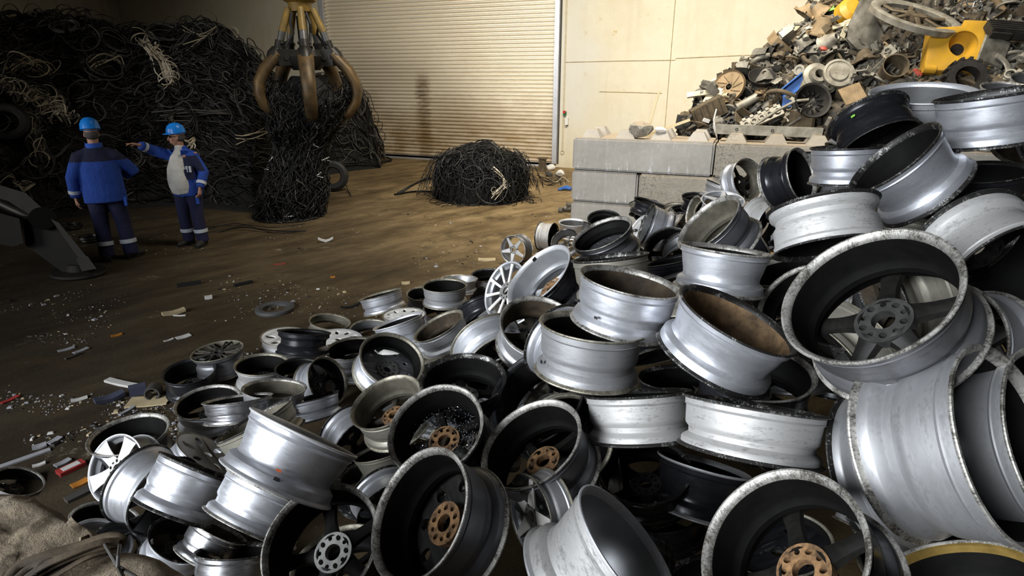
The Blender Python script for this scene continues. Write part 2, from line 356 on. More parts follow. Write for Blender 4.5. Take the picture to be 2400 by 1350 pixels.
block(BX0 + 2 * BL, 0, BL, M['block'], 'bottom course concrete block furthest right behind the wheel pile', False)
for z_, mt in ((1.0, 'block2'), (.5, 'block2'), (0, 'block')): block(BX0 + (3 if z_ != .5 else 2.5) * BL, z_, BL, M[mt], {1.0: 'top', .5: 'second course', 0: 'bottom course'}[z_] + ' concrete block at the far right end of the bay wall', z_ == 1.0)
# ------------------------------------------------------------------ wheels
def wheel_barrel(kind):
    F = [(.97, 0), (.995, .004), (1.0, .018), (.995, .034), (.97, .046)]
    B = [(.97, .954), (.995, .966), (1.0, .982), (.995, .996), (.97, 1)]
    if kind == 'A':   mid = [(.948, .06), (.942, .15), (.952, .165), (.925, .20), (.912, .50), (.905, .56), (.858, .63), (.852, .73), (.93, .81), (.945, .84), (.948, .93)]; inn = [(.935, .97), (.915, .93), (.905, .84), (.88, .80), (.825, .73), (.825, .63), (.87, .56), (.885, .5), (.895, .2), (.905, .11), (.912, .065), (.938, .025)]
    elif kind == 'B': mid = [(.95, .06), (.94, .13), (.955, .15), (.915, .19), (.87, .42), (.835, .56), (.82, .66), (.835, .71), (.925, .78), (.935, .80), (.945, .93)]; inn = [(.935, .97), (.91, .93), (.90, .80), (.80, .70), (.79, .62), (.84, .42), (.885, .19), (.905, .11), (.912, .065), (.938, .025)]
    else:             mid = [(.952, .07), (.945, .20), (.955, .22), (.87, .30), (.835, .36), (.83, .58), (.90, .64), (.955, .76), (.945, .78), (.945, .92)]; inn = [(.935, .97), (.915, .92), (.915, .78), (.86, .64), (.80, .58), (.805, .36), (.84, .30), (.912, .2), (.908, .11), (.914, .065), (.938, .025)]
    prof = F + mid + B + inn
    mis = [2] * (len(F)) + [0] * (len(mid) - 1) + [2] * (len(B) + 1) + [1] * (len(inn) - 3) + [2, 2, 2]
    mis = mis[:len(prof)] + [1] * max(0, len(prof) - len(mis))
    m = MB(); m.lathe(prof, 72, mis=mis, close=True, wob=lambda t, z: .0035 * math.sin(3 * t + 1) * (1 - z) + .002 * math.sin(7 * t) * (1 - z))
    return m.mesh('rim_barrel', 28)
BAR = {k: wheel_barrel(k) for k in 'ABC'}
def hub_mesh(n, z0, z1, ro=.33, rc=.135, rb=.036, pc=.235):
    me = plate_mesh('hub', [circ(ro, 40), circ(rc, 28)] + [circ(rb, 12, pc * math.cos(2 * PI * i / n), pc * math.sin(2 * PI * i / n)) for i in range(n)] + [circ(.05, 12, .235 * math.cos(2 * PI * (i + .5) / n), .235 * math.sin(2 * PI * (i + .5) / n), sx=.8) for i in range(n)], .5, .0)
    for v in me.vertices: v.co.z = z0 + (v.co.z + .5) * (z1 - z0)
    return me
HUB = {'deep': hub_mesh(5, .60, .74), 'four': hub_mesh(4, .60, .74), 'front': hub_mesh(5, .80, .92, .30)}
CAP = {}
def spoke_mesh(w0, w1, wm, r0=.26, r1=.90, z0=.67, z1=.90, th0=.12, th1=.07, dx=0.0, n=7):
    """tapered cast spoke along +X with a raised back rib"""
    m = MB(); vs = []; sec = 8
    for i in range(n):
        s = i / (n - 1); r = r0 + (r1 - r0) * s; w = (w0 * (1 - s) + w1 * s) * (1 - 4 * s * (1 - s) * (1 - wm)); z = z0 + (z1 - z0) * s ** .8; th = th0 * (1 - s) + th1 * s
        y0 = dx * s
        for (a, b) in ((-.5, -.3), (-.42, -.5), (.42, -.5), (.5, -.3), (.40, .5), (.12, .5), (-.12, .5), (-.40, .5)):
            vs.append((r, y0 + a * w, z - b * th - (0.03 if b > .4 and abs(a) < .2 else 0)))
    fs = [(i * sec + j, i * sec + (j + 1) % sec, (i + 1) * sec + (j + 1) % sec, (i + 1) * sec + j) for i in range(n - 1) for j in range(sec)] + [tuple(range(sec)), tuple((n - 1) * sec + j for j in range(sec))]
    m.add(vs, fs); return m.mesh('spoke', 30)
SPK = {'star5': (5, [spoke_mesh(.34, .30, .72)], .0), 'slim5': (5, [spoke_mesh(.26, .22, .7)], .0), 'twin5': (5, [spoke_mesh(.10, .09, .85, dx=-.14), spoke_mesh(.10, .09, .85, dx=.14)], 0), 'ten': (10, [spoke_mesh(.10, .09, .8)], 0), 'seven': (7, [spoke_mesh(.19, .16, .75)], 0),
       'fstar5': (5, [spoke_mesh(.34, .16, .95, z0=.90, z1=.95, th0=.10, th1=.08)], 0), 'fwide5': (5, [spoke_mesh(.34, .52, .85, z0=.86, z1=.95, th0=.12, th1=.10)], 0), 'fmulti': (10, [spoke_mesh(.09, .13, .85, z0=.84, z1=.95, th0=.1, th1=.1)], 0), 'ftwin8': (8, [spoke_mesh(.05, .06, .9, z0=.90, z1=.95, th0=.08, th1=.06, dx=-.12), spoke_mesh(.05, .06, .9, z0=.90, z1=.95, th0=.08, th1=.06, dx=.12)], 0),
       'fpale': (5, [spoke_mesh(.36, .26, .8, z0=.62, z1=.70, th0=.1, th1=.1)], 0)}
def disc_mesh(nh, rh, hx, rad, z, th, nb=5, ro=.925, rc=.13):
    me = plate_mesh('wheel_disc', [circ(ro, 64), circ(rc, 28)] + [circ(rh, 18, rad * math.cos(2 * PI * i / nh), rad * math.sin(2 * PI * i / nh), sx=hx, rot=2 * PI * i / nh) for i in range(nh)] + [circ(.035, 10, .25 * math.cos(2 * PI * (i + .5) / nb), .25 * math.sin(2 * PI * (i + .5) / nb)) for i in range(nb)], th / 2, .008)
    for v in me.vertices:
        r = math.hypot(v.co.x, v.co.y); v.co.z = z + v.co.z - .05 * math.exp(-((r - .33) / .14) ** 2) + (.06 if r > .75 else 0)
    return me
DSC = {'dhole6': disc_mesh(6, .115, 1.9, .60, .86, .07), 'dhole10': disc_mesh(10, .085, 1.8, .66, .86, .07), 'dsteel': disc_mesh(10, .07, 1.0, .66, .72, .05), 'dpatch': disc_mesh(8, .10, 1.2, .64, .86, .08, rc=.16)}
def circle_pose(cx, cy, a, b, ang, R, W):
    """pose of a circle of radius R whose picture is the given ellipse; ang points (in the picture) to where the wheel's body lies"""
    t = math.radians(ang); u = np.array([-math.sin(t), math.cos(t)]); w = np.array([math.cos(t), math.sin(t)])
    c = np.array([(cx - 1200) / FPX, (cy - 675) / FPX]); A = np.outer(u, u) / (a / FPX) ** 2 + np.outer(w, w) / (b / FPX) ** 2
    C = np.zeros((3, 3)); C[:2, :2] = A; C[:2, 2] = C[2, :2] = -A @ c; C[2, 2] = c @ A @ c - 1
    ev, E = np.linalg.eigh(C)                        # one negative eigenvalue (first), two positive
    l3, l2, l1 = ev[0], ev[1], ev[2]; e1, e3 = E[:, 2], E[:, 0]; best = None
    for s1 in (1, -1):
        for s3 in (1, -1):
            n = s1 * math.sqrt((l1 - l2) / (l1 - l3)) * e1 + s3 * math.sqrt((l2 - l3) / (l1 - l3)) * e3
            q = np.linalg.solve(C, n); q = q if q[2] > 0 else -q
            U = np.cross(n, [.3, .5, .8]); U /= np.linalg.norm(U)
            d = R * math.sqrt(-(U @ C @ U) / (q @ C @ q)) if (U @ C @ U) * (q @ C @ q) < 0 else None
            if d is None: continue
            ctr = q * d
            if n @ ctr > 0: continue                 # n faces the camera
            far = ctr - n * W; off = far[:2] / far[2] - ctr[:2] / ctr[2]; sc_ = off @ w
            if best is None or sc_ > best[0]: best = (sc_, ctr, n)
    _, ctr, n = best
    tw = lambda v: _rt * v[0] + _dn * v[1] + _fw * v[2]
    return Vector(_O + tw(ctr)), Vector(tw(n))
rw = random.Random(5)
def place_wheel(row, sc_=1.0):
    cx, cy, a, b, ang, R, W, face, des, o, i, l, hb, label = row
    R *= sc_; W *= sc_
    C0, n = circle_pose(cx, cy, a, b, ang, R, W)
    return C0, n, R, W
def make_wheel(C0, n, R, W, face, des, o, i, l, hb, label, group=None, bar=None, spin=None, sp=None):
    z = -n if face == 'B' else n; org = C0 if face == 'B' else C0 - n * W
    x = z.orthogonal().normalized(); y = z.cross(x)
    q = rw.uniform(0, 2 * PI) if spin is None else spin
    X = x * math.cos(q) + y * math.sin(q); Y = z.cross(X)
    mat = Matrix((X, Y, z)).transposed().to_4x4(); mat.translation = org
    steel = des == 'dsteel'
    h = thing('wheel', label, 'wheel', group=group or 'scrap car wheels in the pile')
    h.matrix_world = mat @ Matrix.Diagonal((R, R, W, 1))
    k = bar or ('C' if steel else rw.choice('AAAB'))
    obj('rim_barrel', BAR[k], [M['o' + o], M['i' + i], M['l' + l]], h)
    sm = M['s' + (sp or {'K': 'K', 'B': 'B', 'G': 'D', 'S': 'S', 'O': 'B', 'R': 'B', 'T': 'K', 'W': 'W'}[i])]
    hm = {'r': M['hR'], 's': M['hS'], 'k': M['hK'], 'o': sm}[hb]
    if des in DSC: obj('wheel_disc', DSC[des], sm if not steel else M['o' + o], h)
    if des in DSC and face == 'B': obj('hub', HUB['deep'], hm, h)
    if des in SPK:
        cnt, mes, _ = SPK[des]
        obj('hub', HUB['front' if des[0] == 'f' and des != 'fpale' else ('four' if hb == 'r' and rw.random() < .4 else 'deep')], hm, h)
        for k2 in range(cnt):
            for me in mes:
                s = obj('spoke', me, sm, h); s.rotation_euler = (0, 0, 2 * PI * k2 / cnt)
    vm = MB(); vm.tube([(.93, 0, .90), (.90, 0, .85), (.86, 0, .82)], [.022, .02, .012], 8); 
    if rw.random() < .5 and W > .12:
        if 'valve' not in CAP: CAP['valve'] = vm.mesh('valve_stem')
        obj('valve_stem', CAP['valve'], M['rubber'], h)
    return h
# wheel table: picture ellipse of the facing rim edge (centre, semi-axes, direction of the body), radius, width, facing side, design, outer, inner, lip, hub
WH = [
# upper right
(2168,217,134,26,90,.24,.20,'B','star5','D','G','S','k','wide grey wheel lying open side up at the pile top below the yellow bracket'),
(2330,216,150,9,82,.245,.25,'B','star5','S','G','D','k','tall silver wheel standing flat at the upper right corner of the pile'),
(2068,338,108,40,246,.22,.21,'B','star5','K','K','D','k','glossy dark wheel with a small green sticker near the top of the pile'),
(1990,343,94,5,88,.21,.22,'B','star5','S','K','D','k','bright silver wheel lying flat between the rusty black wheel and the big tilted wheel'),
(2097,368,133,36,54,.23,.25,'B','star5','S','K','D','k','large silver wheel tilted on edge with long dark oval opening, below the green sticker wheel'),
(2455,315,92,78,10,.22,.22,'B','star5','S','G','D','k','wheel cut by the right edge of the photo with dark lip and greenish grey inside'),
(2425,188,58,18,100,.2,.16,'B','slim5','D','G','L','k','small grey dish-like wheel at the right edge above the tall silver wheel'),
(2362,205,66,14,95,.22,.16,'B','slim5','D','G','L','k','grey wheel lip peeping out behind the tall silver wheel at upper right'),
(2372,640,178,90,240,.24,.25,'B','star5','W','K','D','k','huge chalky silver wheel leaning at the right edge with black chipped lip'),
(2048,694,228,148,69,.235,.21,'B','star5','G','K','L','k','biggest open wheel with black barrel, five spokes and hub in view, right of centre'),
(2228,812,150,138,20,.23,.17,'B','star5','S','K','L','k','wheel ring standing behind the biggest open wheel on its right'),
(2400,600,150,46,75,.24,.25,'B','star5','S','K','D','k','bluish silver wheel under the huge chalky wheel at the right edge'),
(2365,1052,258,112,161,.25,.26,'B','star5','D','K','L','k','big smooth grey wheel on its side at lower right, middle of the nested row'),
(2215,1105,228,98,161,.25,.20,'B','star5','D','K','D','k','grey wheel leftmost of the nested row at lower right with grimy lip'),
(2490,1050,252,118,161,.24,.22,'B','star5','D','K','L','k','wheel rightmost of the nested row at the right edge with dark opening'),
(2268,1375,222,112,90,.24,.20,'B','star5','S','K','L','k','wheel in the bottom right corner with golden ring inside its lip'),
(1842,1305,212,196,30,.225,.20,'B','star5','K','K','L','r','open wheel at the bottom right showing black star spokes and a worn pale lip'),
(1775,950,178,7,99.5,.23,.165,'B','star5','W','K','D','k','wide chalky white wheel lying flat above the open star spoked wheel at the bottom'),
(1495,920,128,10,87,.22,.19,'B','star5','W','K','D','k','pale wheel with dented lip lying flat under the grey stacked wheel at centre'),
(1390,765,128,34,98,.22,.215,'B','star5','D','K','O','k','grey wheel with open black top carrying a tilted wheel on its right side'),
(1479,659,124,30,103,.21,.20,'B','none','S','B','L','k','silver wheel tipped left with brown inside, resting on the grey open wheel'),
(1733,750,158,44,119,.235,.20,'B','none','S','R','D','k','large silver wheel tipped left with rusty inside, left of the biggest open wheel'),
(1795,736,120,68,95,.22,.18,'B','star5','D','B','L','k','wheel with pale lip half hidden behind the rusty inside of a tipped wheel'),
(1703,583,112,9,98,.21,.20,'B','star5','S','K','L','k','bright silver wheel lying flat in the middle of the pile under an olive tilted wheel'),
(1660,522,91,37,49,.21,.21,'B','none','G','O','L','k','tilted dark grey wheel with dirty olive inside in the upper middle of the pile'),
(1410,547,76,30,66,.2,.17,'B','dsteel','G','K','L','k','dark grey open wheel tilted towards the viewer above the dull flat wheel'),
(1430,601,93,8,84,.21,.22,'B','star5','O','K','D','k','dull grimy wheel lying flat below the dark grey open wheel'),
(1568,582,60,50,70,.21,.16,'B','star5','K','K','D','k','black wheel with chipped jagged lip left of the olive tilted wheel'),
(1585,606,80,9,78,.2,.16,'B','star5','K','K','K','k','glossy black wheel edge under the black chipped wheel'),
(1605,657,96,22,78,.21,.16,'B','star5','O','O','S','k','wheel with shiny lip edge just left below the bright flat silver wheel'),
(1512,527,54,10,22,.2,.20,'B','star5','S','G','D','k','light silver wheel on its side right of the dark grey open wheel'),
(1503,541,42,24,30,.2,.12,'F','dhole6','S','S','S','s','silver wheel face with slots squeezed behind the light silver wheel on its side'),
(1202,586,35,29,-12,.2,.2,'F','fstar5','G','S','L','s','dark wheel with silver five point star face at the far tip of the pile'),
(1298,556,34,13,186,.2,.21,'B','star5','W','K','D','k','pale dull wheel standing on edge beside the star faced wheel'),
(1343,521,34,9,92,.2,.2,'B','star5','S','G','S','k','silver wheel standing upright at the far end of the pile before the concrete block'),
(1322,562,34,24,60,.19,.15,'B','slim5','D','G','D','k','small grey wheel wedged between pale wheels at the far end of the pile'),
(1416,512,40,21,90,.2,.16,'B','dsteel','K','K','K','k','black wheel lying against the foot of the concrete blocks'),
(1524,474,40,7,107,.2,.16,'B','dsteel','K','K','K','k','black flanged wheel leaning on the gravelly block'),
(1635,460,38,11,92,.2,.17,'B','dsteel','K','K','K','k','black steel wheel lying flat in front of the gravelly block'),
(1600,499,35,20,95,.19,.12,'B','dsteel','K','K','K','k','black wheel opening just below the flat black steel wheel'),
(1625,497,40,17,15,.2,.15,'B','none','O','O','L','k','small olive wheel on edge behind the olive tilted wheel'),
(1695,469,52,22,95,.2,.14,'F','fstar5','S','S','S','s','silver wheel with broad spokes face up, left of the rusty black wheel'),
(1755,421,52,36,165,.21,.17,'B','slim5','S','O','L','k','silver wheel standing on edge with see-through spokes in front of the blocks'),
(1880,410,66,33,166,.2,.23,'B','dsteel','K','K','L','k','rusty black steel wheel on its side left of the bright silver wheel'),
(1948,583,141,24,261,.22,.19,'B','star5','W','K','D','k','wide worn silver wheel above the biggest open wheel, dark underside showing'),
(1812,530,60,36,205,.2,.19,'B','star5','W','K','S','k','white wheel on its side with black opening left of the wide worn wheel'),
(1745,601,54,34,105,.2,.14,'B','none','D','G','L','k','small grey wheel lip behind the bright flat silver wheel'),
(1885,715,120,88,60,.22,.15,'B','star5','D','K','L','k','dark wheel hidden behind the left rim of the biggest open wheel'),
# middle
(1262,645,94,43,46,.22,.2,'B','slim5','K','S','S','r','bright wheel with clean silver inside facing the viewer, left of centre'),
(1184,681,72,45,20,.22,.14,'F','fmulti','W','W','S','s','white many spoked wheel standing on edge beside the bright silver inside wheel'),
(1194,706,54,26,38,.2,.13,'B','star5','G','K','L','k','black open wheel leaning in front of the white many spoked wheel'),
(1263,764,94,70,105,.215,.19,'B','star5','D','B','L','k','brown inside open wheel with a bright spoke gap, left of the stacked grey wheel'),
(1350,832,100,62,215,.22,.17,'B','star5','S','K','D','k','white lit wheel barrel wedged left of the grey open wheel'),
(1168,852,92,55,237,.22,.19,'F','fwide5','S','K','O','k','white lit wheel showing black face with one bright gap, near the middle'),
(1027,763,66,22,60,.2,.16,'B','none','D','B','O','k','brown inside wheel tilted like a bowl, left of the white lit wheel'),
(1037,727,46,24,96,.2,.15,'B','star5','S','K','D','k','half hidden black opening behind the brown tilted bowl-like wheel'),
(932,752,62,8,71,.2,.17,'B','star5','S','K','S','k','clean silver wheel tilted over the flat spoked wheel'),
(947,737,52,17,86,.2,.14,'F','dhole10','D','W','O','s','dull flat wheel face with many holes near the edge of the pile'),
(891,689,53,5,74,.2,.155,'B','star5','S','K','O','k','silver wheel propped at a slant at the far edge of the pile'),
(1042,668,54,17,88,.2,.165,'B','star5','D','K','O','k','dark grey wheel standing upright open side up at the far edge of the pile'),
(992,688,40,17,90,.19,.16,'B','star5','G','K','O','k','black wheel half hidden left of the upright dark grey wheel'),
(1076,653,44,10,90,.2,.14,'B','slim5','D','S','L','k','pale wheel lip behind the upright dark grey wheel'),
(1147,645,44,17,90,.2,.15,'B','star5','D','K','D','k','dark wheel lying open just left of the white many spoked wheel'),
(1113,714,47,17,25,.2,.15,'B','none','K','G','D','k','narrow wheel on edge with grey inside, right of the upright dark grey wheel'),
(1142,742,40,24,40,.19,.13,'B','none','O','B','O','k','small brownish wheel under the white many spoked wheel'),
# left front edge
(773,753,50,19,95,.2,.10,'B','none','O','O','O','k','shallow olive wheel lying alone open side up beside the brake ring'),
(866,768,48,21,85,.19,.12,'B','none','D','G','O','k','dark lipped wheel lying right of the shallow olive wheel'),
(508,822,65,21,76,.2,.19,'F','ftwin8','G','O','O','k','dark spoked wheel lying face up alone on the dark floor'),
(443,870,66,29,78,.2,.19,'B','star5','K','K','K','k','black open wheel beside the plastic pipe end on the floor'),
(669,789,61,24,88,.2,.13,'F','dhole6','W','W','O','s','pale wheel face up half covered by a glossy black wheel'),
(713,777,64,7,93,.2,.17,'B','dsteel','K','K','K','k','glossy black steel wheel sitting on a pale wheel at the left of the pile'),
(792,793,58,23,88,.2,.12,'F','dhole10','W','W','S','s','pale wheel face up with many oval holes right of the glossy black wheel'),
(822,816,62,26,80,.2,.15,'B','star5','D','K','O','k','grey open wheel lying in front of the pale holed wheel'),
(838,856,46,20,82,.19,.12,'B','none','W','B','O','k','small wheel lip under the grey open wheel'),
(612,853,66,26,84,.2,.17,'B','star5','W','K','O','k','black inside wheel with silver outside, in front of the glossy black wheel'),
(705,863,63,25,88,.2,.13,'B','star5','K','K','K','k','all black open wheel right of the silver outsided wheel'),
(768,893,60,45,160,.2,.17,'B','star5','S','K','O','k','silver wheel on its side with round black opening, left part of the pile'),
(642,910,78,24,88,.2,.13,'B','none','D','O','L','k','pale lipped shallow wheel behind the yellowish chrome wheel'),
(486,942,83,38,76,.205,.15,'B','star5','D','K','L','k','pale lipped open wheel with dark inside at the left edge of the pile'),
(556,934,86,9,82,.205,.13,'B','star5','C','K','L','k','yellowish chrome wheel tilted over the pale lipped open wheel'),
(592,985,108,12,60,.21,.14,'B','none','O','O','D','k','olive wheel edge running under the big light silver wheel'),
(723,933,75,6,76,.2,.14,'B','star5','S','K','D','k','silver wheel with black lip lying at a slant behind the big light silver wheel'),
(845,1045,78,48,226,.21,.2,'B','star5','S','K','D','k','silver wheel barrel leaning right of the big light silver wheel'),
(712,1012,140,7,115,.23,.215,'B','star5','S','K','S','k','big light silver wheel with an orange mark, tipped left at the front of the pile'),
(637,1145,118,7,115,.22,.18,'B','star5','S','K','L','k','silver wheel directly under the big light silver wheel'),
(464,1094,99,6,112,.2,.235,'B','star5','S','K','D','k','long barrelled silver wheel under the flat wheel with oval holes'),
(488,1062,84,34,118,.205,.10,'F','dhole6','S','W','O','s','flat wheel face with six oval holes, left of the big light silver wheel'),
(383,1165,113,62,220,.23,.21,'F','fwide5','S','K','D','k','large white lit wheel barrel at the left front corner of the pile'),
(270,1100,86,62,20,.215,.17,'F','fwide5','W','W','S','s','white five spoked wheel face at the far left front of the pile'),
(299,1018,104,42,72,.21,.17,'B','star5','G','K','L','k','black open wheel behind the white five spoked wheel'),
(42,1127,66,34,95,.19,.13,'B','star5','D','K','L','k','dark wheel lying alone beyond the dirty slab at the left edge'),
(246,1216,86,42,92,.2,.15,'B','star5','K','K','L','k','black open wheel between the dirty slab and the white five spoked wheel'),
(232,1272,81,58,92,.2,.14,'B','none','S','S','S','k','silver inside wheel next to the dirty slab edge'),
(288,1275,74,57,90,.2,.14,'B','none','D','G','D','k','dull grey wheel behind the silver inside wheel by the slab'),
(425,1262,80,57,100,.2,.16,'B','star5','S','K','D','k','black opening of a wheel under the long barrelled silver wheel'),
(515,1243,72,17,115,.2,.20,'B','star5','C','B','L','k','shiny flared wheel with brown opening at the bottom left of the pile'),
(552,1290,100,20,86,.21,.2,'B','star5','C','K','D','k','dark shiny wheel at the bottom edge below the flared wheel'),
(748,1283,165,125,35,.225,.2,'B','star5','K','K','L','s','big black open wheel with clean silver hub at the bottom left'),
(982,1210,172,101,22,.23,.22,'B','dpatch','G','K','L','r','big dark open wheel with rusty hub standing on edge at the bottom'),
(1020,1008,123,97,50,.22,.2,'B','star5','K','K','L','r','open black wheel full of glittery crumbs with orange rusty hub'),
(1244,1042,133,88,52,.22,.2,'B','slim5','G','K','L','r','open dark wheel with scratched lip and small rusty hub, right of the crumb filled wheel'),
(903,942,92,52,59,.21,.19,'B','slim5','O','O','O','r','olive open wheel with rusty hub behind the crumb filled wheel'),
(919,843,80,61,115,.21,.17,'B','dsteel','S','K','O','s','black open wheel with pale hub and a white scrap inside, left of centre'),
(1085,890,103,63,85,.21,.18,'B','star5','K','K','D','k','large black open wheel directly behind the crumb filled wheel'),
(1258,932,126,96,45,.22,.19,'B','ten','K','K','K','k','deep black wheel under the grey stacked wheel'),
(1172,886,72,50,70,.2,.14,'B','none','S','G','S','k','silver lip showing between the large black wheel and the deep black wheel'),
(1005,876,72,24,68,.2,.15,'B','star5','S','K','D','k','black lipped silver wheel squeezed behind the olive open wheel'),
(895,1056,72,18,72,.2,.17,'B','star5','O','K','O','k','olive wheel barrel with black valve left of the crumb filled wheel'),
(868,1130,78,48,90,.21,.15,'B','star5','K','K','D','k','black wheel opening below the olive barrel'),
(915,1195,90,52,236,.21,.15,'B','star5','S','K','D','k','white lit wheel barrel between the two big dark open wheels'),
(1244,1213,107,46,-14,.21,.14,'F','fstar5','D','W','O','s','bronze lipped wheel with pale spokes standing at the bottom centre'),
(1475,1290,186,59,145,.23,.255,'B','none','W','S','S','k','big matt silver wheel with plain grey inside at the bottom centre'),
(1652,1088,116,14,106,.22,.23,'B','star5','K','K','S','k','glossy black wheel under the wide chalky white wheel'),
(1467,1105,98,12,172,.21,.13,'B','star5','C','K','L','k','shiny wheel standing upright in the dark gap at bottom centre'),
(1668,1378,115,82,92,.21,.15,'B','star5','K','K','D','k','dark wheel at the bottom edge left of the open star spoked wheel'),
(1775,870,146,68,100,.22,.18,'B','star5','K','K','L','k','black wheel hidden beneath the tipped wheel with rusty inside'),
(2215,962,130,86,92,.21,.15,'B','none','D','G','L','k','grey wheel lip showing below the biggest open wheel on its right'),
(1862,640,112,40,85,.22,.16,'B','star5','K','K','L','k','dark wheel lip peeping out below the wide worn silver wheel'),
(1545,1190,108,60,90,.22,.15,'B','star5','K','K','D','k','added dark wheel blackening the gap left of the glossy black wheel'),  # from here to the table's end: wheels added to turn lit gaps black
(1605,885,112,32,92,.22,.15,'B','star5','K','K','D','k','added dark wheel blackening the gap between pale dented and tipped rusty inside wheels'),
(2300,402,128,26,88,.22,.18,'B','star5','K','K','D','k','added dark wheel blackening the shadow under the tall silver wheel at upper right'),
(2140,522,112,40,80,.22,.17,'B','star5','K','K','D','k','added dark wheel blackening the gap between the large tilted and huge chalky wheels'),
(1512,1105,112,80,90,.22,.15,'B','star5','K','K','D','k','added dark wheel blackening the gap straight under the pale dented wheel'),
]
S_ADJ = {0: 1.150, 1: 0.970, 2: 0.950, 3: 0.940, 4: 0.970, 5: 1.000, 6: 1.000, 7: 0.998, 8: 1.000, 9: 1.005, 10: 0.990, 11: 1.000, 12: 0.994, 13: 1.051, 14: 1.087, 15: 0.780, 16: 1.000, 17: 1.002, 18: 1.022, 19: 0.983, 20: 1.000, 21: 0.974, 22: 1.048, 23: 1.000, 24: 0.996, 25: 1.000, 26: 1.001, 27: 0.958, 28: 1.046, 29: 1.062, 30: 1.000, 31: 1.000, 32: 0.990, 33: 1.037, 34: 1.092, 35: 1.057, 36: 1.085, 37: 1.000, 38: 1.000, 39: 1.000, 40: 1.000, 41: 0.971, 42: 1.004, 43: 1.000, 44: 1.000, 45: 1.000, 46: 1.000, 47: 0.969, 48: 1.076, 49: 0.984, 50: 1.104, 51: 0.991, 52: 0.969, 53: 1.033, 54: 1.000, 55: 0.978, 56: 1.000, 57: 1.000, 58: 1.091, 59: 1.087, 60: 0.963, 61: 1.064, 62: 1.107, 63: 0.990, 64: 0.835, 65: 1.000, 66: 1.001, 67: 1.032, 68: 0.970, 69: 1.093, 70: 1.000, 71: 1.068, 72: 1.060, 73: 0.839, 74: 1.050, 75: 0.992, 76: 0.954, 77: 1.002, 78: 1.067, 79: 0.987, 80: 1.000, 81: 1.008, 82: 0.940, 83: 0.989, 84: 1.000, 85: 0.998, 86: 1.004, 87: 0.925, 88: 0.921, 89: 1.076, 90: 0.737, 91: 0.835, 92: 0.770, 93: 0.715, 94: 0.809, 95: 0.762, 96: 0.890, 97: 1.012, 98: 1.000, 99: 0.971, 100: 1.015, 101: 1.000, 102: 1.000, 103: 1.034, 104: 1.160, 105: 1.000, 106: 1.010, 107: 0.910, 108: 0.904, 109: 0.919, 110: 0.760, 111: 1.000, 112: 1.000, 113: 1.000, 114: 1.000, 115: 1.038, 116: 1.000}
